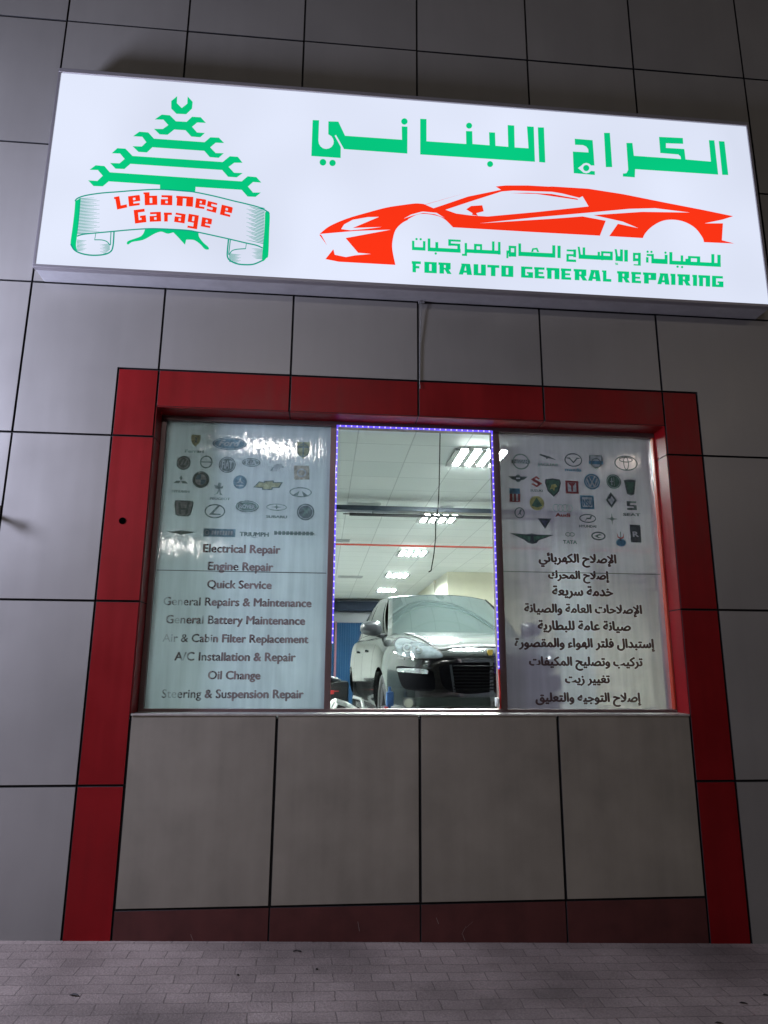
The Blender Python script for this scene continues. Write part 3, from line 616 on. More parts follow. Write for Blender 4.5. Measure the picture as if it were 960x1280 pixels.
Lg = [
 (244.6,551,13,15,[('p',SHIELD,ye),('p',[(-.3,-.5),(0,.1),(-.2,.6),(.3,.5),(.2,0),(.4,-.5),(.1,-.2)],g2)]), (243,563.6,23,5,[('t','Ferrari',0,-.9,1,1.6,0,g1)]),
 (287,554.7,43,15.5,[('e',0,0,1,1,bl),('o',0,0,.93,.9,.05,lt),('t','Ford',0,-.35,.62,.95,.35,lt)]),
 (379,563,18,21,[('p',SHIELD,ye),('r',-.9,.3,.9,.5,g2),('r',-.1,-.7,.1,1,g1),('o',0,0,.9,.8,.14,g1)]),
 (229.5,578.7,18,18,[('e',0,0,1,1,g1),('o',0,0,.8,.8,.14,lt),('p',[(-.5,-.3),(-.1,.5),(.1,.5),(-.2,-.3)],lt),('p',[(0,-.3),(.35,.5),(.55,.5),(.25,-.3)],lt)]),
 (257.8,577.5,16,16,[('o',0,0,1,1,.2,g2),('p',[(-.9,-.18),(.1,-.05),(-.1,.08),(.9,.2),(-.1,.05),(.1,-.08)],g2),('r',-.8,-.08,.8,.08,g2)]),
 (284,581,21,20,[('e',0,0,1,1,g2),('o',0,0,.9,.9,.08,lt),('t','FIAT',0,-.45,.62,1,0,lt)]),
 (314,578,23,11,[('e',0,0,1,1,g1),('o',0,0,.88,.8,.08,lt),('t','KIA',0,-.45,.55,.95,0,lt)]),
 (346,586,18,14,[('p',[(-.7,-.9),(-.9,0),(-.3,.8),(.6,.9),(1,.3),(.3,.1),(0,-.4),(-.5,-.4)],lt),('p',[(-.9,-.4),(-.7,.1),(-.4,.4),(-.6,-.3)],g1)]),
 (377,591,20,18,[('p',[(-1,1),(.9,1),(1,-.9),(-.9,-1)],tan),('o',0,0,.6,.6,.2,lt)]),
 (226,601,19,14,[('p',[(0,1),(.22,.5),(0,.05),(-.22,.5)],g2),('p',[(0,.0),(-.22,-.45),(-.95,-.45),(-.6,0)],g2),('p',[(0,.0),(.22,-.45),(.95,-.45),(.6,0)],g2)]), (226,614,22,4.5,[('t','MITSUBISHI',0,-.8,1,1.3,0,g1)]),
 (251,599.5,21,21,[('e',0,0,1,1,g2),('e',0,0,.66,.66,lt),('p',[(0,0),(-.64,0),(-.56,.35),(-.35,.56),(0,.64)],bl),('p',[(0,0),(.64,0),(.56,-.35),(.35,-.56),(0,-.64)],bl),('t','BMW',0,.7,.32,.24,0,lt)]),
 (273,611,13,16,[('p',[(-.9,-1),(-.3,-.7),(0,-.1),(-.6,.1),(-.9,.6),(-.2,.5),(0,1),(.5,.9),(.4,.3),(.9,.5),(.8,.1),(.4,0),(.5,-.6),(.9,-1),(.3,-.9),(.2,-.3),(-.1,-.8)],g1)]), (275,623,25,4.5,[('t','PEUGEOT',0,-.8,1,1.3,0,g1)]),
 (300,602.6,17,17,[('e',0,0,1,1,bl),('p',[(-.6,-.2),(-.2,.1),(0,.7),(.2,.1),(.6,-.2),(.1,-.1),(0,.1),(-.1,-.1)],lt),('r',-.55,-.62,.55,-.42,lt)]),
 (335,606.5,37,13,[('p',[(-.62,.7),(-.3,.55),(-.28,.8),(.38,.95),(.4,.62),(1,.7),(.78,-.45),(.35,-.5),(.3,-.9),(-.38,-.95),(-.4,-.6),(-1,-.5)],g2),('p',[(-.58,.52),(-.22,.4),(-.2,.64),(.3,.76),(.32,.46),(.88,.52),(.7,-.3),(.26,-.34),(.22,-.7),(-.3,-.76),(-.32,-.45),(-.86,-.38)],ye)]),
 (375.7,616,28,14,[('o',0,.1,1,.9,.1,g1),('p',[(-.75,-.55),(-.1,.35),(-.3,-.8)],g1),('p',[(.75,-.55),(.1,.35),(.3,-.8)],g1)]),
 (229.5,635.5,24,20,[('p',[(-.9,1),(.9,1),(1,.7),(.8,-.8),(.5,-1),(-.5,-1),(-.8,-.8),(-1,.7)],g1),('p',[(-.82,.88),(.82,.88),(.88,.65),(.7,-.7),(.4,-.88),(-.4,-.88),(-.7,-.7),(-.88,.65)],lt),('p',[(-.6,.75),(-.38,.75),(-.28,.05),(.28,.05),(.38,.75),(.6,.75),(.42,-.75),(.22,-.75),(.25,-.2),(-.25,-.2),(-.22,-.75),(-.42,-.75)],g1)]),
 (268.6,639,26,18,[('o',0,0,1,1,.13,g3),('p',[(.25,.8),(.45,.75),(-.15,-.3),(.6,-.35),(.55,-.52),(-.55,-.5)],g3)]),
 (309,633,31,16,[('e',0,0,1,1,lt),('e',0,0,.94,.9,gn),('o',0,0,.84,.76,.05,lt),('t','ROVER',0,-.3,.62,.6,0,lt)]),
 (345.7,634,26,9,[('o',0,0,1,1,.1,g1),('p',[(-.1,.2),(0,.8),(.1,.2),(.5,0),(.1,-.1),(0,-.6),(-.1,-.1),(-.5,0)],g2)]), (345.7,645.5,26,5,[('t','SUBARU',0,-.8,1,1.3,0,g2)]),
 (382,640,22,21,[('e',0,0,1,1,g3),('o',0,0,.84,.84,.07,lt),('p',[(-.4,-.5),(-.1,.0),(-.3,.4),(.2,.6),(.5,.3),(.2,.1),(.35,-.3),(.1,-.1),(-.1,-.5)],gn)]),
 (227,665.7,38,6,[('p',[(-1,.3),(-.3,.6),(0,1),(.3,.6),(1,.3),(.3,-.5),(0,-1),(-.3,-.5)],g1)]),
 (274.3,666,40,10,[('r',-1,-1,1,1,bl),('o',-.78,0,.14,.62,.04,lt)]+[('p',[(-.5+k*.17,-.5),(-.38+k*.17,-.5),(-.36+k*.17,.5),(-.48+k*.17,.5)],lt) for k in range(8)]),
 (317.7,668,36,8,[('t','TRIUMPH',0,-.6,1,1.35,0,g2),('p',[(-.3,-.8),(0,-1.1),(.3,-.85),(0,-.95)],g2)]),
 (367.8,666.6,50,6,[('r',-1+k*.2,-.8,-.86+k*.2,.8,g2) for k in range(10)]+[('r',-1,-.2,1,.2,g2)])]
for a in Lg: badge(filmL, *a)
Rg = [
 (651,577,21,20,[('o',0,0,1,1,.16,g2),('r',-1.1,-.24,1.1,.24,g1),('t','NISSAN',0,-.16,.85,.36,0,lt)]),
 (685,571.5,22,8,[('p',[(-1,.6),(-.85,1),(-.5,.7),(.1,.3),(1,-.9),(.5,-.5),(0,-.3),(-.2,-.7),(-.2,-.2),(-.6,.2)],g3)]), (685,580,26,6,[('t','JAGUAR',0,-.8,1,1.2,0,g1)]),
 (716.6,575,22,17,[('o',0,0,1,1,.12,g3),('p',[(-.95,.3),(-.4,.35),(0,-.25),(.4,.35),(.95,.3),(.45,.15),(0,-.5),(-.45,.15)],g3)]), (716.6,587,20,5,[('t','mazda',0,-.8,1,1.6,0,bl)]),
 (745,578,18,18,[('p',SHIELD,g1),('p',[(x*.84,y*.86) for x, y in SHIELD],lt),('r',-1,-.25,1,.2,bl),('o',0,-.1,.7,.7,.12,g1)]),
 (782.5,579,29,19,[('o',0,0,1,1,.1,g3),('o',0,.45,.6,.36,.08,g3),('o',0,0,.24,.9,.08,g3)]),
 (647.6,598,24,10,[('p',[(-1,.5),(-.3,.5),(-.2,-.5),(-.6,-.3)],g2),('p',[(1,.5),(.3,.5),(.2,-.5),(.6,-.3)],g2),('e',0,0,.32,.95,g2),('r',-.2,-.15,.2,.2,lt)]),
 (670.6,602,15,14,[('p',[(0,1),(.6,.55),(.35,.4),(0,.62),(-.25,.45),(.95,-.3),(0,-1),(-.95,-.45),(-.6,-.3),(0,-.62),(.25,-.45),(-.95,.35)],rd)]), (670.6,613,15,4,[('t','SUZUKI',0,-.8,1,1.4,0,g3)]),
 (691.5,609.5,20,23,[('p',[(-.9,.9),(0,1),(.9,.9),(1,.5),(.7,-.4),(0,-1),(-.7,-.4),(-1,.5)],g3),('p',[(-.78,.78),(0,.86),(.78,.78),(.84,.45),(.58,-.36),(0,-.84),(-.58,-.36),(-.84,.45)],gn),('p',[(-.4,-.2),(-.2,.3),(.3,.4),(.5,.1),(.2,0),(.1,-.4),(-.1,-.1)],ye)]),
 (715,609,16,16,[('r',-1,-1,1,1,rd),('r',-.66,-.7,.66,.7,lt),('p',[(-.6,.66),(.6,.66),(.15,.15),(.12,-.66),(-.12,-.66),(-.15,.15)],rd)]),
 (740,602,20,20,[('e',0,0,1,1,bl),('o',0,0,.82,.82,.1,lt),('p',[(-.48,.66),(-.3,.66),(0,.05),(.3,.66),(.48,.66),(.08,-.05),(-.08,-.05)],lt),('p',[(-.72,.32),(-.55,.4),(-.28,-.4),(0,.1),(.28,-.4),(.55,.4),(.72,.32),(.34,-.72),(.2,-.72),(0,-.3),(-.2,-.72),(-.34,-.72)],lt)]),
 (767,602,18,18,[('e',0,0,1,1,gn),('o',0,0,.86,.86,.06,lt),('r',-.5,-.08,-.05,.08,lt),('r',-.33,-.5,-.2,.5,lt),('r',.02,-.6,.08,.6,lt)]),
 (787.8,609.5,15,20,[('p',[(-1,.9),(-.4,1),(.4,1),(1,.9),(.6,-.8),(0,-1),(-.6,-.8)],g2),('p',[(-.7,.7),(.7,.7),(.4,-.65),(-.4,-.65)],gn)]),
 (643.5,619,13,17,[('r',-1,-1,1,1,lt),('r',-1,.2,1,1,bl),('r',-1,-1,-.5,.2,rd),('r',-.15,-1,.2,.2,rd),('r',.6,-1,1,.2,rd),('r',-1,-1,1,-.85,rd)]),
 (671,629,18,18,[('e',0,0,1,1,ye),('p',[(0,.8),(.4,.2),(.75,-.35),(0,-.6),(-.75,-.35),(-.4,.2)],gn)]),
 (734,627.7,17,17,[('r',-1,-1,1,1,bl),('r',-.72,-.72,.72,.72,lt),('t','NSU',0,-.5,.62,.95,0,bl)]),
 (703.4,635,25,10,[('o',-.66,0,.34,.95,.06,g1),('o',-.22,0,.34,.95,.06,g1),('o',.22,0,.34,.95,.06,g1),('o',.66,0,.34,.95,.06,g1)]), (703.4,643.5,18,6,[('t','Audi',0,-.8,1,1.5,0,rd)]),
 (764,625,14,20,[('p',[(0,1),(1,0),(0,-1),(-1,0)],g2),('p',[(0,.6),(.6,0),(0,-.6),(-.6,0)],lt),('p',[(-.6,.3),(0,1),(.15,.6),(-.2,.1)],g3)]),
 (789.7,632,12,11,[('p',[(-1,1),(1,1),(1,.6),(-.4,.5),(-.4,.2),(1,.1),(1,-1),(-1,-1),(-1,-.6),(.4,-.5),(.4,-.2),(-1,-.1)],g2)]), (789.7,643,21,5,[('t','SEAT',0,-.8,1,1.4,0,g2)]),
 (649.5,641,13,14,[('o',0,0,1,1,.22,g3),('p',[(-.5,-.5),(-.1,0),(.1,.6),(.5,.6),(.2,0),(.4,-.5),(0,-.2)],g3)]),
 (681,654.6,17,13,[('p',[(-1,1),(1,1),(0,-1)],g3),('p',[(-.5,.6),(.5,.6),(0,-.4)],(.05,.07,.12))]),
 (734.6,648,21,11,[('o',0,0,1,1,.12,g3),('p',[(-.55,-.6),(-.35,-.6),(-.15,0),(.2,.05),(.35,.6),(.55,.6),(.35,-.2),(-.1,-.15),(-.3,-.6)],g3),('r',-.15,-.15,.2,.15,g3)]), (734.6,657.5,21,4.5,[('t','HYUNDAI',0,-.8,1,1.4,0,g3)]),
 (765,648.6,15,15,[('p',[(0,1),(.12,.12),(1,0),(.12,-.12),(0,-1),(-.12,-.12),(-1,0),(-.12,.12)],g2),('e',0,0,.3,.3,g2)]),
 (665,673,55,14,[('p',[(-1,.9),(-.25,.7),(0,.9),(.25,.7),(1,.7),(.3,-.3),(.2,-.8),(0,-1),(-.2,-.8),(-.35,-.3)],g3),('p',[(-.85,.75),(-.25,.5),(-.05,.4),(-.1,-.6),(-.3,-.2)],gn),('p',[(.8,.58),(.25,.5),(.06,.4),(.1,-.6),(.26,-.2)],gn)]),
 (712.5,668,13,6,[('o',-.4,0,.5,.9,.14,g2),('o',.4,0,.5,.9,.14,g2)]), (712.5,677,17,6,[('t','TATA',0,-.9,1,1.5,0,g2)]),
 (748,670,18,11,[('o',0,0,1,1,.2,g3),('p',[(-.6,0),(.2,.5),(.6,.2),(0,.1),(-.1,-.2),(.5,-.3),(0,-.5)],g2)]), (749,681,18,5,[('t','MAZDA',0,-.8,1,1.3,0,g1)]),
 (776,674,13,19,[('e',0,-.45,.95,.5,bl),('r',-.08,-.2,.08,1,g2),('p',[(-.7,.9),(-.6,.2),(0,0),(.6,.2),(.7,.9),(.45,.35),(0,.2),(-.45,.35)],rd)]),
 (794.5,667,13,22,[('r',-1,-1,1,1,g3),('r',-.8,-.85,.8,.85,g2),('t','R',0,-.35,.5,.6,0,lt)])]
Rg = [a for a in Rg if not (a[4][0][0] == 't' and a[4][0][1] == 'MAZDA')]
for a in Rg: badge(filmR, *a)

# ------------------------------------------------------------------ LED strip round the clear pane
m_tape = emis('blue_led_tape', (.13, .08, .95), 1.5); m_diode = emis('violet_white_led', (.40, .35, 1.0), 2.8)
led = empty('led_strip', ((mL1+mR0)/2, YG+.02, gz0), 'glowing blue violet LED strip along top and sides of the clear middle pane', 'light strip')
yl = YG-.052; zb0 = at(413, 803, yl).z; zb1 = at(619, 842, yl).z
xl, xr, zt = mL1+.004, mR0-.004, gz1-.004
b = B(); b.box(xl-.0045, yl, zb0, xl+.0045, yl+.004, zt); b.box(xr-.0045, yl, zb1, xr+.0045, yl+.004, zt); b.box(xl-.006, yl+.0005, zt-.006, xr+.006, yl+.0045, zt+.006)
link('tape', b.mesh(), m_tape, led)
proto = None
pos = [(xl+(xr-xl)*(k+.5)/28, zt) for k in range(28)]+[(xl, zt-.03-(zt-.03-zb0)*k/33) for k in range(34)]+[(xr, zt-.03-(zt-.03-zb1)*k/37) for k in range(38)]
for x, z in pos:
    if proto is None:
        b = B(); b.box(x-.004, yl-.003, z-.005, x+.004, yl-.0005, z+.005, .001); proto = link('diode', b.mesh(), m_diode, led); base = Vector((x, 0, z)); l0 = proto.location.copy()
    else:
        c = proto.copy(); C.objects.link(c); c.parent = led; c.location = l0+Vector((x, 0, z))-base
b = B(); b.path([(xr+.002, yl+.002, zb1), (xr+.005, yl+.002, zb1-.12), (xr+.003, yl+.002, gz0+.005)], .007); b.box(xr-.006, yl-.006, zb1-.01, xr+.010, yl+.004, zb1+.03, .003)
link('lead', b.mesh(), mat('red_lead', (.45, .02, .015), .4), led)

# ------------------------------------------------------------------ workshop shell
YI = YG+.125; HC = 3.67; YB = 22.5; XL, XR = -5., 7.5
b = B(); b.poly([(XL, YI, .02), (XR, YI, .02), (XR, YB, .02), (XL, YB, .02)]); link('workshop_floor', b.mesh(False), mat('grey_floor_paint', (.30, .31, .31), .35, noise=.1), kind='structure')
mc = bpy.data.materials.new('ceiling_tiles'); mc.use_nodes = True; N = mc.node_tree.nodes; L = mc.node_tree.links; p = N['Principled BSDF']
geo = N.new('ShaderNodeNewGeometry'); mp = N.new('ShaderNodeMapping'); mp.inputs['Location'].default_value = (-.28+.53*20, -6.292+.5875*40, 0); L.new(geo.outputs['Position'], mp.inputs['Vector'])
br = N.new('ShaderNodeTexBrick'); br.offset = 0; br.inputs['Scale'].default_value = 1; br.inputs['Brick Width'].default_value = .53; br.inputs['Row Height'].default_value = .5875
br.inputs['Mortar Size'].default_value = .007; br.inputs['Mortar Smooth'].default_value = .2
br.inputs['Color1'].default_value = (.78, .81, .79, 1); br.inputs['Color2'].default_value = (.70, .74, .72, 1); br.inputs['Mortar'].default_value = (.50, .53, .52, 1)
L.new(mp.outputs[0], br.inputs['Vector']); L.new(br.outputs['Color'], p.inputs['Base Color']); p.inputs['Roughness'].default_value = .7
b = B(); b.poly([(XL, YI, HC), (XR, YI, HC), (XR, YB, HC), (XL, YB, HC)]); link('workshop_ceiling', b.mesh(False), mc, kind='structure')
b = B(); b.poly([(XL, YI, 0), (XL, YB, 0), (XL, YB, HC), (XL, YI, HC)]); b.mi = 1; b.poly([(XL+.01, YI, 0), (XL+.01, YB, 0), (XL+.01, YB, 2.0), (XL+.01, YI, 2.0)]); link('workshop_left_wall', b.mesh(False), [mat('grey_green_wall', (.40, .43, .41), .6), mat('dark_reflection_panel', (.03, .045, .05), .5)], kind='structure')  # dark lower panel is unseen, added to darken reflections in the car
b = B(); b.poly([(XR, YI, 0), (XR, YB, 0), (XR, YB, HC), (XR, YI, HC)]); link('workshop_right_wall', b.mesh(False), m_cream, kind='structure')
m_grey = mat('grey_lintel', (.11, .12, .135), .5)
b = B(); b.box(XL, YB, 0, XR, YB+.1, HC); b.mi = 1; b.box(XL, YB-.04, 0, .03, YB-.001, HC); link('workshop_back_wall', b.mesh(), [m_grey, m_white], kind='structure')
b = B(); b.box(2.80, 15.3, 0, XR-.01, YB-.01, HC-.002); link('office_wall', b.mesh(), m_cream, kind='structure')
b = B(); b.box(XL, YI-.02, 0, ox0-.01, YI-.002, HC); b.box(ox1+.01, YI-.02, 0, XR, YI-.002, HC); b.box(ox0-.01, YI-.02, 0, ox1+.01, YI-.002, oz0-.03); b.box(ox0-.01, YI-.02, oz1+.02, ox1+.01, YI-.002, HC)
link('workshop_front_wall', b.mesh(), mat('grey_wall_paint', (.10, .10, .11), .6), kind='structure')
q0 = at(547, 726, 17); b = B(); b.box(2.765, 16.9, q0.z-.08, 2.80, 17.15, q0.z+.12, .005); b.tube((2.785, 17.02, q0.z+.12), (2.785, 17.02, HC), .012); b.tube((2.785, 17.02, q0.z-.08), (2.785, 17.02, q0.z-.3), .012)
tag(link('junction_box', b.mesh(), mat('beige_box', (.40, .36, .26), .5)), 'small beige junction box with conduit high on the white side wall', 'junction box')

# roller door at the back
door = empty('roller_door', (.6, YB-.05, 0), 'blue ribbed roller door with dark roller box in the back wall', 'roller door')
b = B()
for k in range(34):
    x = .15+k*.075; b.box(x, YB-.085+.03*(k % 2), .03, x+.072, YB-.045, 2.92)
link('curtain', b.mesh(), mat('blue_door_paint', (.007, .030, .070), .7, 0, .1, noise=.15, nscale=2), door)
b = B(); b.box(.05, YB-.5, 3.27, 2.78, YB-.01, 3.58, .02); link('roller_box', b.mesh(), mat('dark_blue_grey', (.010, .015, .027), .7, 0, .1), door)
b = B()
for x in (.10, .42, 2.74): b.box(x-.03, YB-.10, .03, x+.03, YB-.03, 2.95)
link('guide_rail', b.mesh(), mat('maroon_steel', (.11, .03, .045), .45), door)

# ceiling lights
m_tubeon = emis('fluorescent_tube', (.92, 1, .985), 1150.); m_tray = mat('white_tray', (.8, .8, .8), .3); m_louvre = mat('grey_louvre', (.45, .46, .46), .4)
def ceil_light(x, y):
    t = empty('ceiling_light', (x, y, HC))
    b = B(); b.box(x-.265, y-.29, HC-.012, x+.265, y+.29, HC-.004, .002)
    link('tray', b.mesh(), m_tray, t)
    first = None
    for k in range(4):
        xx = x-.1965+k*.131
        b = B(); b.box(xx-.034, y-.24, HC-.024, xx+.034, y+.24, HC-.014, .004)
        link('tube', b.mesh(), m_tubeon, t)
    b = B()
    for k in range(5): b.box(x-.262+k*.131-.031, y-.28, HC-.034, x-.262+k*.131+.031, y+.28, HC-.013, .003)
    link('louvre', b.mesh(), m_louvre, t)
    return t
L0 = ceil_light(1.545, 6.59); GL = 'fluorescent lights in the workshop ceiling'
spots = [(1.545, 6.59, 'nearest fluorescent ceiling light, cut by the right mullion of the clear pane'), (1.62, 9.53, 'second nearest fluorescent ceiling light, crossed by the dark padded bar'), (1.66, 12.75, 'fluorescent ceiling light just beyond the red pipe'), (1.72, 16.05, 'fluorescent ceiling light second farthest from the window'), (1.77, 19.35, 'farthest and smallest fluorescent ceiling light'),
 ]
for i, (x, y, lb) in enumerate(spots):
    o = L0 if i == 0 else copy_thing(L0, (x, y, HC)); tag(o, lb, 'ceiling light', GL)
for i, (x, y) in enumerate([(-2.1, 6.59), (-4.3, 6.59), (-4.3, 9.5), (-4.3, 12.5), (-4.3, 16.), (5.2, 6.59), (5.2, 9.2), (6.7, 11.8)]):
    o = copy_thing(L0, (x, y, HC)); tag(o, 'fluorescent ceiling light out of sight behind the printed films', 'ceiling light', GL)
# grilles and detectors on the ceiling
for px, py, s, lb in ((455, 631, .22, 'small grey ceiling grille left of the cable above the dark beam'), (438, 720.5, .3, 'grey ceiling grille low at the left edge of clear pane'), (558, 634, .1, 'small round detector on ceiling above the dark beam'), (423, 675, .2, 'dark slot vent in ceiling at the left above red pipe')):
    d = ray(px, py); t_ = (HC-EYE.z)/d.z; q = EYE+d*t_
    b = B()
    if 'round' in lb: b.tube((q.x, q.y, HC-.045), (q.x, q.y, HC), s*.7, 20, s)
    else:
        b.box(q.x-s, q.y-s*.55, HC-.015, q.x+s, q.y+s*.55, HC-.003, .003)
        for k in range(5): b.box(q.x-s*.9, q.y-s*.5+k*s*.22, HC-.022, q.x+s*.9, q.y-s*.42+k*s*.22, HC-.014)
    tag(link('ceiling_vent' if 'round' not in lb else 'smoke_detector', b.mesh(), mat('vent_grey', (.38, .40, .40), .5)), lb, 'vent' if 'round' not in lb else 'detector')
# hanging cable
b = B(); cp = smooth([(.955, 5.5, 3.67), (.955, 5.5, 3.52), (.945, 5.5, 3.1), (.931, 5.5, 2.83), (.915, 5.5, 2.62), (.90, 5.5, 2.42), (.893, 5.5, 2.36), (.865, 5.5, 2.325)], 4) if False else None
pts = [Vector(q) for q in ((.957, 5.5, 3.67), (.96, 5.5, 3.50), (.949, 5.5, 3.1), (.936, 5.5, 2.86), (.914, 5.5, 2.74), (.912, 5.5, 2.60), (.897, 5.5, 2.47), (.885, 5.5, 2.40), (.872, 5.5, 2.33), (.852, 5.5, 2.32))]
b.path(pts, .0045)
tag(link('hanging_cable', b.mesh(), mat('matte_black_cable', (.008, .008, .008), .9, spec=.02)), 'thin black cable hanging from the ceiling in front of the parked car', 'cable')
# sprinkler pipe
b = B(); b.tube((XL+.02, 11.5, 3.585), (XR-.02, 11.5, 3.585), .017, 12)
for x in (-3, 0, 3, 6): b.tube((x, 11.5, 3.585), (x, 11.5, HC), .008)
tag(link('sprinkler_pipe', b.mesh(), mat('red_pipe_paint', (.38, .05, .03), .45)), 'thin red pipe crossing the workshop just below the ceiling', 'pipe')

# ------------------------------------------------------------------ two post lift
m_lift = mat('pale_green_grey_steel', (.55, .60, .56), .4, .1, noise=.05); m_arm = mat('white_arm_paint', (.75, .77, .74), .35)
lift = empty('vehicle_lift', (1.4, 8.5, 0), 'two post vehicle lift with dark overhead beam, pale posts and white arms under the car', 'vehicle lift')
for x in (-.42, 3.16):
    s = 1 if x < 1 else -1
    b = B(); b.box(x-.20, 8.36, .02, x+.20, 8.40, 3.50, .004); b.box(x-.20, 8.60, .02, x+.20, 8.64, 3.50, .004); b.box(x-s*.20-.02, 8.40, .02, x-s*.20+.02, 8.60, 3.50)
    b.box(x-.3, 8.2, .02, x+.3, 8.8, .05)
    link('post', b.mesh(), m_lift, lift)
    b = B(); b.box(x-.10, 8.42, .75, x+.24*s+.0, 8.58, 1.45) if s > 0 else b.box(x-.24, 8.42, .75, x+.10, 8.58, 1.45)
    link('carriage', b.mesh(), m_arm, lift)
    for dy in (-1.0, 1.25):
        tx = 1.4-s*.62; b = B(); a0 = Vector((x+s*.25, 8.5, .93)); a1 = Vector((tx, 8.5+dy, .93))
        d = (a1-a0).normalized(); nrm = Vector((-d.y, d.x, 0))*.06
        b.poly([a0+nrm, a0-nrm, a1-nrm, a1+nrm]); b.poly([a0+nrm+Vector((0, 0, .09)), a1+nrm+Vector((0, 0, .09)), a1-nrm+Vector((0, 0, .09)), a0-nrm+Vector((0, 0, .09))])
        for sg in (1, -1): b.poly([a0+nrm*sg, a1+nrm*sg, a1+nrm*sg+Vector((0, 0, .09)), a0+nrm*sg+Vector((0, 0, .09))])
        b.poly([a1+nrm, a1-nrm, a1-nrm+Vector((0, 0, .09)), a1+nrm+Vector((0, 0, .09))])
        b.tube(a1+Vector((0, 0, .09)), a1+Vector((0, 0, .13)), .07, 16)
        link('arm', b.mesh(), m_arm, lift)
b = B(); b.box(-.6, 8.42, 3.495, 3.35, 8.58, 3.555, .004); link('overhead_beam', b.mesh(), mat('navy_beam', (.020, .030, .045), .35, .3), lift)
b = B(); b.tube((.30, 8.5, 3.452), (3.0, 8.5, 3.452), .021, 16); b.tube((.22, 8.5, 3.455), (.32, 8.5, 3.455), .007)
for x in (.6, 2.9): b.tube((x, 8.5, 3.46), (x, 8.5, 3.5), .006)
link('padded_bar', b.mesh(), m_black, lift)

# ------------------------------------------------------------------ car
CX, CY, CZ = 1.405, 5.78, .80
m_paint = mat('dark_grey_metallic_paint', (.012, .014, .014), .15, .25, .4, coat=.75, noise=.05, nscale=400, top_sheen=(.24, .26, .245))
m_cglass = mat('tinted_car_glass', (.022, .030, .029), .06, 0, .7, coat=.25)
m_rubber = mat('tyre_rubber', (.012, .012, .012), .75)
m_rim = mat('dark_alloy', (.07, .07, .075), .35, .6)
m_lens = mat('headlight_lens', (.17, .20, .215), .12, .35, .6, coat=1., noise=.35, nscale=14)
m_grille = mat('grille_black', (.003, .003, .004), .85, spec=.03)
m_chrome = mat('bright_bar', (.75, .77, .78), .15, .9)
car = empty('parked_suv', (CX, CY+2.4, CZ), 'glossy dark grey SUV nose-on behind the clear pane, raised on the lift', 'car')
# stations: y, half width, bottom, widest z, shoulder z, top z, crown half width
ST = [(0.00,.54,.36,.55,.76,.82,.42),(0.05,.65,.29,.55,.83,.89,.50),(0.16,.72,.25,.56,.90,.955,.57),(0.36,.785,.23,.58,.94,1.005,.62),(0.62,.83,.23,.62,.97,1.045,.655),(0.95,.85,.24,.66,.99,1.08,.67),(1.30,.85,.25,.66,1.01,1.11,.69),
 (1.9,.845,.25,.64,1.03,1.10,.71),(2.8,.85,.25,.64,1.05,1.10,.71),(3.5,.875,.25,.66,1.07,1.12,.71),(4.1,.87,.27,.68,1.08,1.14,.69),(4.5,.82,.32,.68,1.06,1.12,.66),(4.74,.73,.42,.7,1.0,1.06,.56),(4.80,.59,.5,.7,.92,.98,.45)]
def section(s):
    y, w_, zb_, zm, zs, ztp, wc = s
    half = [(0, zb_), (w_*.62, zb_), (w_*.90, zb_+.03), (w_*.985, zb_+.14), (w_, zm-.12), (w_, zm+.06), (w_*.985, (zm+zs)/2+.03), (w_*.955, zs-.03), (w_*.90, zs+.015), (wc, ztp-.012), (wc*.55, ztp+.004), (0, ztp+.008)]
    full = half+[(-x, z) for x, z in half[-2:0:-1]]
    def yy(x): return y+(.30*(abs(x)/.965)**2.6*max(0, 1-y/1.3) if y < 1.3 else -.22*(abs(x)/.965)**2.6*max(0, (y-3.6)/1.2) if y > 3.6 else 0)
    return [Vector((CX+x, CY+yy(x), CZ+z)) for x, z in full]
bm = bmesh.new(); rings = [[bm.verts.new(q) for q in section(s)] for s in ST]; n = len(rings[0])
for a, c in zip(rings[:-1], rings[1:]):
    for k in range(n): bm.faces.new((a[k], a[(k+1) % n], c[(k+1) % n], c[k]))
for rg in (rings[0][::-1], rings[-1]):
    cc = sum((v.co for v in rg), Vector())/n; cv = bm.verts.new(cc+Vector((0, -.03 if rg is not rings[-1] else .02, 0)))
    for k in range(n): bm.faces.new((rg[k], rg[(k+1) % n], cv))
bmesh.ops.recalc_face_normals(bm, faces=bm.faces[:])
me = bpy.data.meshes.new('b'); bm.to_mesh(me); bm.free()
tmp = bpy.data.objects.new('b', me); C.objects.link(tmp)
sub = tmp.modifiers.new('s', 'SUBSURF'); sub.levels = 2; sub.render_levels = 2
WY = (.98, 3.79)
b = B()
for yw in WY:
    for s in (1, -1): b.tube((CX+s*.52, CY+yw, CZ+.37), (CX+s*1.3, CY+yw, CZ+.37), .385, 40)
cut = bpy.data.objects.new('cut', b.mesh()); C.objects.link(cut)
bo = tmp.modifiers.new('bo', 'BOOLEAN'); bo.operation = 'DIFFERENCE'; bo.object = cut; bo.solver = 'EXACT'
dg = bpy.context.evaluated_depsgraph_get(); bme = bpy.data.meshes.new_from_object(tmp.evaluated_get(dg))
bpy.data.objects.remove(tmp); bpy.data.objects.remove(cut)
bme.materials.clear()
tb = bmesh.new(); tb.from_mesh(bme); BV = BVHTree.FromBMesh(tb); tb.free()
for p_ in bme.polygons: p_.use_smooth = True
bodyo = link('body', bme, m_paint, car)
bpy.context.view_layer.update()
try:
    bodyo.data.set_sharp_from_angle(angle=math.radians(35))
except Exception: pass
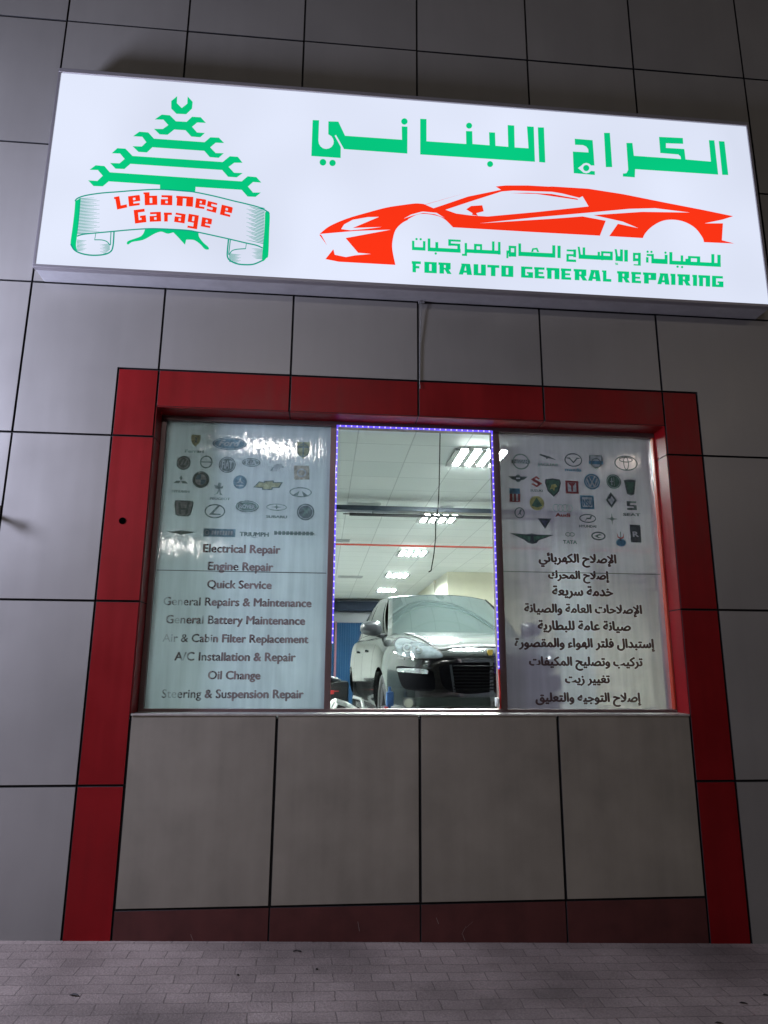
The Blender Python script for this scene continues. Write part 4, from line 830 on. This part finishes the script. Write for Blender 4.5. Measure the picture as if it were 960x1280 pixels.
# greenhouse
def wsf(u, v):
    u = 2*u-1; wd = .705-.125*v
    return Vector((CX+u*wd, CY+1.12+.86*v+.20*abs(u)**2.2*(1-.2*v), CZ+1.075+.50*v-.035*u*u*v+.02*(1-u*u)*math.sin(math.pi*v)))
def roof(u, v):
    u = 2*u-1; y = 1.98+.16*abs(u)**2.2+(2.0-.16*abs(u)**2.2)*v
    return Vector((CX+u*(.575-.03*v), CY+y, CZ+1.575-.035*u*u+.075*math.sin(math.pi*min(1, v*.85+.08))-.025))
def rear(u, v):
    u = 2*u-1
    return Vector((CX+u*(.545+.13*v), CY+3.98+.62*v-.10*u*u*v, CZ+1.575+.075*math.sin(math.pi*.93)-.025-.035*u*u-.47*v))
b = B(); b.grid(roof, 20, 14); b.grid(rear, 16, 8)
def side(s):
    def f(u, v):                            # u along the car, v from belt to roof
        y0 = 1.32 + 0*u; top = roof(1 if s > 0 else 0, max(0, min(1, (u*1.0))))
        A = Vector((CX+s*.70, CY+1.32, CZ+1.075)); Bq = wsf(1 if s > 0 else 0, 1)
        lo = Vector((CX+s*(.705+.05*math.sin(math.pi*u)), CY+1.32+(4.50-1.32)*u, CZ+1.06+.03*u))
        hi = Vector((top.x, top.y, top.z)) if u > 0 else Bq
        q = lo.lerp(hi, v); q.x += s*.035*math.sin(math.pi*v); return q
    return f
b.grid(side(1), 16, 8); b.grid(side(-1), 16, 8); b.grid(lambda u, v: wsf(u, v)+Vector((0, .012, -.006)), 20, 12)
gme = b.mesh(); tb = bmesh.new(); tb.from_mesh(gme); BG = BVHTree.FromBMesh(tb); tb.free()
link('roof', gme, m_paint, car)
b = B(); b.grid(lambda u, v: wsf(.035+.93*u, .03+.93*v), 24, 14); link('windshield', b.mesh(), m_cglass, car)
for s in (1, -1):
    f = side(s)
    for u0, u1 in ((.05, .40), (.43, .72), (.75, .93)):
        b = B(); b.grid(lambda u, v: f(u0+(u1-u0)*u, .10+.78*v)+Vector((s*.006, 0, 0)), 8, 6); link('side_window', b.mesh(), m_cglass, car)
# pieces that follow the body surface; drawn on the left front, mirrored for the right
def hit(px, py, off, bvh=None):
    d = ray(px, py).normalized(); loc, nr, i, ds = (bvh or BV).ray_cast(EYE, d)
    if loc is None: return None
    if nr.dot(d) > 0: nr = -nr
    return loc+nr*off
def wrap(outline, off, mirror, maxlen=5.0):
    cu = bpy.data.curves.new('c', 'CURVE'); cu.dimensions = '2D'; cu.fill_mode = 'FRONT'
    s = cu.splines.new('POLY'); s.points.add(len(outline)-1); s.use_cyclic_u = True
    for k, q in enumerate(outline): s.points[k].co = (q[0], -q[1], 0, 1)
    o = bpy.data.objects.new('c', cu); C.objects.link(o)
    me = bpy.data.meshes.new_from_object(o.evaluated_get(bpy.context.evaluated_depsgraph_get())); bpy.data.objects.remove(o); bpy.data.curves.remove(cu)
    bm = bmesh.new(); bm.from_mesh(me); bpy.data.meshes.remove(me)
    bmesh.ops.triangulate(bm, faces=bm.faces[:])
    for it in range(7):
        es = [e for e in bm.edges if e.calc_length() > maxlen]
        if not es: break
        bmesh.ops.subdivide_edges(bm, edges=es, cuts=1); bmesh.ops.triangulate(bm, faces=[f for f in bm.faces if len(f.verts) > 3])
    dead = []
    for v in bm.verts:
        h = hit(v.co.x, -v.co.y, off)
        if h is None: dead.append(v)
        else: v.co = h
    bmesh.ops.delete(bm, geom=dead, context='VERTS')
    if mirror:
        for v in bm.verts: v.co.x = 2*CX-v.co.x
    bmesh.ops.recalc_face_normals(bm, faces=bm.faces[:])
    me = bpy.data.meshes.new('w'); bm.to_mesh(me); bm.free(); return me
def mirror_half(me):                       # left half plus its mirror image in one mesh
    bm = bmesh.new(); bm.from_mesh(me)
    g = bmesh.ops.duplicate(bm, geom=bm.faces[:]+bm.verts[:]+bm.edges[:])
    for v in g['geom']:
        if isinstance(v, bmesh.types.BMVert): v.co.x = 2*CX-v.co.x
    bmesh.ops.recalc_face_normals(bm, faces=bm.faces[:]); bm.to_mesh(me); bm.free(); return me
zc = Zm(410, 725, 4.3636)
HL = zc(smooth([(365,350),(378,328),(405,318),(445,325),(520,352),(585,388),(612,412),(605,426),(560,430),(480,428),(410,418),(375,402),(365,350)], 4))
for mrr in (False, True):
    h = link('headlight', wrap(HL, .008, mrr, 3.), m_lens, car, smooth=True)
    ring_ = stroke(HL+[HL[0]], 1.0)
    link('rim', wrap(ring_, .010, mrr, 3.), m_black, h)
    for cx_, cy_, r_ in ((430,375,22),(487,388,17)):
        link('projector', wrap(zc(circ(cx_, cy_, r_, 20)), .014, mrr, 3.), m_chrome, h, smooth=True)
        link('bulb', wrap(zc(circ(cx_, cy_, r_*.6, 16)), .018, mrr, 3.), m_lens, h)
    it_ = link('air_intake', wrap(zc(smooth([(370,475),(400,470),(540,490),(565,520),(570,590),(540,605),(430,598),(395,570),(370,475)], 3)), .006, mrr), m_grille, car)
    link('indicator', wrap(zc(smooth([(378,482),(460,482),(528,490),(532,508),(515,512),(420,504),(380,500),(378,482)], 3)), .012, mrr), m_chrome, it_, smooth=True)
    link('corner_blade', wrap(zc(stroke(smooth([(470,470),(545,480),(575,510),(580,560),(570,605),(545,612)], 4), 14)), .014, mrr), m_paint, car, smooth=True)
    fl_ = link('fog_lamp', wrap(zc(circ(433, 670, 24, 22)), .008, mrr), mat('fog_lens', (.16, .16, .13), .2, coat=.5), car, smooth=True)
    link('rim', wrap(zc(stroke(circ(433, 670, 28, 22)+[circ(433, 670, 28, 22)[0]], 7)), .010, mrr), m_black, fl_)
    link('hood_line', wrap(zc(stroke(smooth([(415,283),(480,305),(540,340),(585,372),(615,374),(700,364),(800,360),(870,360)], 4), 13)), .008, mrr), m_gap, car)
    link('washer_cap', wrap(zc([(378,420),(408,428),(408,436),(380,430)]), .006, mrr), m_black, car)
G1 = wrap(zc(smooth([(590,475),(650,455),(750,450),(868,450)], 3)+[(868,612)]+smooth([(868,612),(760,622),(690,615),(640,600),(605,560),(590,475)], 3)), .006, False)
grl = link('grille', mirror_half(G1), m_grille, car)
b = B(); k = 0
for py in range(470, 612, 18):
    left = [hit(*zc([(x, py)])[0], .014) for x in range(670, 871, 20)]
    left = [q for q in left if q]; allp = left+[Vector((2*CX-q.x, q.y, q.z)) for q in left[::-1]]
    b.path(allp, .006, 6)
link('slats', b.mesh(), mat('slat_black', (.005, .005, .006), .7, spec=.08), grl)
for mrr in (False, True): link('grille_post', wrap(zc([(648,462),(660,462),(682,612),(668,612)]), .012, mrr), m_dark, grl)
LB = wrap(zc(smooth([(400,640),(480,640),(640,640),(870,640)], 2)+[(870,690),(440,690),(400,665)]), .004, False)
link('lower_bumper', mirror_half(LB), mat('dark_green_grey_plastic', (.010, .016, .013), .5, spec=.2), car)
bdg = hit(608, 816.5, .008)
b = B(); cxp = CX
P = [(cxp+x*.024, z*.032) for x, z in SHIELD]
hz = BV.ray_cast(Vector((CX, CY-1, CZ+.875)), Vector((0, 1, 0)))[0]
b.poly([(x, hz.y-.012, CZ+.875+z) for x, z in P]); b.poly([(x, hz.y+.01, CZ+.875+z) for x, z in P[::-1]])
vsl = list(b.bm.verts)
for k in range(7): b.bm.faces.new((vsl[k], vsl[(k+1) % 7], vsl[7+(6-(k+1)) % 7], vsl[7+(6-k)]))
link('crest', b.mesh(), mat('gold_crest', (.62, .42, .06), .3, .5), car)
# mirrors
for s in (-1, 1):
    b = B(); mx_, my_, mz_ = CX+s*.865, CY+1.42, CZ+1.145
    r_ = bmesh.ops.create_uvsphere(b.bm, u_segments=20, v_segments=12, radius=1)
    for v in r_['verts']:
        q = v.co.copy(); q = Vector((math.copysign(abs(q.x)**.75, q.x), math.copysign(abs(q.y)**.8, q.y), math.copysign(abs(q.z)**.75, q.z)))
        v.co = Vector((mx_+q.x*.115, my_+q.y*.085, mz_+q.z*(.078-.012*s*q.x)))
    for f in b.bm.faces: f.smooth = True
    b.tube((mx_-s*.05, my_+.02, mz_-.05), (CX+s*.70, my_+.06, mz_-.09), .028, 12)
    mo = link('side_mirror', b.mesh(), mat('mirror_shell', (.02, .022, .025), .35, .2, coat=.4), car)
    b = B(); b.box(mx_-.09, my_+.070, mz_-.055, mx_+.09, my_+.088, mz_+.055, .004); link('mirror_glass', b.mesh(), m_chrome, mo)
# wheels
for yw in WY:
    for s in (-1, 1):
        c = Vector((CX+s*.675, CY+yw, CZ+.36)); b = B()
        b.lathe(c, (s, 0, 0), [(.25, -.12), (.32, -.125), (.345, -.10), (.352, 0), (.345, .10), (.32, .13), (.25, .125), (.25, -.12)], 40)
        wh = link('wheel', b.mesh(), m_rubber, car)
        b = B(); b.lathe(c, (s, 0, 0), [(.252, -.10), (.25, .10), (.24, .115), (.235, .09), (.225, -.05), (.06, .03), (.05, .075), (.0, .08)], 40)
        for k in range(5):
            a = 2*math.pi*k/5; d = Vector((0, math.cos(a), math.sin(a))); b.tube(c+d*.05+Vector((s*.06, 0, 0)), c+d*.25+Vector((s*.09, 0, 0)), .032, 8, .022)
        link('rim', b.mesh(), m_rim, wh)
        b = B(); b.tube(c+Vector((-s*.02, 0, 0)), c+Vector((s*.0, 0, 0)), .17, 24); link('brake_disc', b.mesh(), m_dark, wh)
# dark arch liners, door seams and handles
b = B()
for yw in WY:
    for s in (-1, 1): b.lathe((CX+s*.525, CY+yw, CZ+.37), (s, 0, 0), [(0, 0), (.383, 0), (.383, .28)], 36)
link('arch_liner', b.mesh(False), m_grille, car)
for s in (-1, 1):
    b = B()
    for yv in (1.55, 2.55, 3.35):
        for k in range(10):
            z = .42+k*.07
            r0 = BV.ray_cast(Vector((CX+s*2, CY+yv, CZ+z)), Vector((-s, 0, 0)))[0]; r1 = BV.ray_cast(Vector((CX+s*2, CY+yv, CZ+z+.07)), Vector((-s, 0, 0)))[0]
            if r0 and r1: b.poly([r0+Vector((s*.003, -.004, 0)), r0+Vector((s*.003, .004, 0)), r1+Vector((s*.003, .004, 0)), r1+Vector((s*.003, -.004, 0))])
    link('door_seam', b.mesh(False), m_gap, car)
    for yv in (2.30, 3.15):
        r0 = BV.ray_cast(Vector((CX+s*2, CY+yv, CZ+.93)), Vector((-s, 0, 0)))[0]
        b = B(); b.box(r0.x-.012, r0.y-.1, r0.z-.012, r0.x+.022 if s > 0 else r0.x+.012, r0.y+.1, r0.z+.014, .006)
        if s < 0: b.box(r0.x-.022, r0.y-.1, r0.z-.012, r0.x, r0.y+.1, r0.z+.014, .006)
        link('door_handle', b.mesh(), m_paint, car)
    b = B(); b.box(CX+s*.80-.03, CY+1.42, CZ+.26, CX+s*.80+.03, CY+3.32, CZ+.32, .01); link('side_sill', b.mesh(), m_chrome, car)

car.rotation_euler.z = math.radians(2.5); car.location.x -= .083

# tool trolley left of the car
q0 = at(412, 846, 9.4); q1 = at(441, 846, 9.4)
tr_ = empty('tool_trolley', (-.05, 9.5, .02), 'black tool trolley with red and white bits on top, left of the car', 'tool trolley')
b = B(); b.box(-.35, 9.3, .10, .36, 9.75, q0.z-.06, .02)
for k in range(5): b.box(-.30, 9.285, .18+k*.2, .31, 9.30, .34+k*.2, .004)
link('cabinet', b.mesh(), m_black, tr_)
b = B()
for x, y in ((-.28, 9.36), (.29, 9.36), (-.28, 9.69), (.29, 9.69)): b.tube((x-.015, y, .06), (x+.015, y, .06), .04, 16)
link('castors', b.mesh(), m_rubber, tr_)
b = B(); b.path([(-.35, 9.35, q0.z-.1), (-.30, 9.33, q0.z+.0), (.05, 9.33, q0.z+.01), (.25, 9.35, q0.z-.06)], .03); b.box(-.2, 9.4, q0.z-.06, .22, 9.65, q0.z-.01, .01)
link('tool_tray', b.mesh(), m_dark, tr_)
b = B(); b.box(.10, 9.27, q0.z-.22, .17, 9.29, q0.z-.17, .003); b.box(.16, 9.265, q0.z-.19, .23, 9.285, q0.z-.175, .002)
link('red_handles', b.mesh(), mat('red_tool_plastic', (.5, .03, .03), .4), tr_)
# white jack frame in front of the trolley
jk = empty('floor_crane', (.2, 7.6, .02), 'white angled steel crane arm low at the left of the car', 'floor crane')
b = B(); b.path([at(412, 884, 7.4), at(418, 876, 7.4), at(432, 880, 7.5), at(447, 889, 7.5)], .028, 10); b.path([at(416, 889, 7.3), at(421, 879, 7.3)], .018, 8); b.path([at(441, 871, 8.0), at(452, 874, 8.0), at(455, 887, 8.0)], .018, 8)
link('boom', b.mesh(), m_arm, jk)
e0 = at(432, 890, 7.5); b = B(); b.box(e0.x-.2, 7.35, .06, e0.x+.12, 7.65, .12, .01); b.tube((e0.x, 7.5, .12), (e0.x, 7.5, e0.z+.02), .035, 12); link('mast', b.mesh(), m_arm, jk)
# blue clamp at the wheel
q = at(487, 872, 6.05); b = B(); b.box(q.x-.03, 6.03, q.z-.07, q.x+.035, 6.07, q.z+.05, .01); b.tube((q.x, 6.05, q.z+.05), (q.x, 6.05, q.z+.09), .012); b.mi = 1; b.box(q.x-.05, 6.02, q.z-.11, q.x-.01, 6.06, q.z-.07, .004)
b.mi = 0; b.tube((q.x, 6.05, .02), (q.x, 6.05, q.z-.06), .012); b.tube((q.x, 6.05, .02), (q.x, 6.05, .05), .12, 20)
tag(link('gauge_stand', b.mesh(), [mat('blue_plastic', (.03, .10, .26), .5), mat('red_plastic', (.5, .03, .02), .4)]), 'small blue measuring head on a thin stand beside the front wheel', 'gauge stand')

# ------------------------------------------------------------------ small things outside
q = at(1, 640, D-.06); q.x -= .045
fxh = empty('wall_bracket', (q.x-.03, D-.002, q.z), 'small dark bracket sticking out of the wall at the left picture edge', 'bracket')
b = B(); b.box(q.x-.075, D-.012, q.z-.06, q.x+.0, D-.001, q.z+.06, .003); link('plate', b.mesh(), m_dark, fxh)
b = B(); b.tube((q.x-.035, D-.012, q.z), (q.x-.03, D-.11, q.z+.005), .016, 14); b.tube((q.x-.03, D-.11, q.z+.005), (q.x-.03, D-.13, q.z+.005), .03, 16); link('stud', b.mesh(), m_dark, fxh)
m_leaf = mat('dry_leaf', (.02, .016, .014), .7)
kinds = ((92, 1257, .030, 'dark dry leaf at the left on the pavement'), (396, 1214.5, .012, 'black pebble left of centre on the paving'), (297, 1225, .01, 'tiny dark chip on the paving left of the black pebble'), (956, 1229, .02, 'dark dry leaf at the right edge of the pavement'), (928, 1240, .022, 'small curled leaf near right edge of the paving'), (898, 1266, .022, 'small dark leaf low on the right of the pavement'), (371, 1193, .016, 'short dark twig close to the plinth'))
for px, py, s, lb in kinds:
    s *= .62
    d = ray(px, py); t_ = -EYE.z/d.z; q = EYE+d*t_; z = gz(q.x)+.002; b = B(); a = random.uniform(-.4, .4)
    if 'pebble' in lb or 'chip' in lb:
        r_ = bmesh.ops.create_icosphere(b.bm, subdivisions=2, radius=s)
        for v in r_['verts']: v.co = Vector((q.x+v.co.x, q.y+v.co.y*.8, z+s*.45+v.co.z*.5+random.uniform(-1, 1)*s*.1))
        nm, ct = 'pebble', 'pebble'
    elif 'twig' in lb:
        b.path([(q.x-s*2, q.y, z+.004), (q.x, q.y+.006, z+.006), (q.x+s*2.4, q.y-.003, z+.004)], .0035, 6); nm, ct = 'twig', 'twig'
    else:
        for sg in (1, -1):
            P0 = [(-1.6, 0, .0), (-.6, .45*sg, .35), (.5, .42*sg, .32), (1.5, 0, .02), (.4, 0, .04), (-.6, 0, .03)]
            b.poly([(q.x+(x*math.cos(a)-y*math.sin(a))*s, q.y+(x*math.sin(a)+y*math.cos(a))*s, z+zz*s) for x, y, zz in P0])
        nm, ct = 'dry_leaf', 'leaf'
    tag(link(nm, b.mesh(), m_leaf), lb, ct)
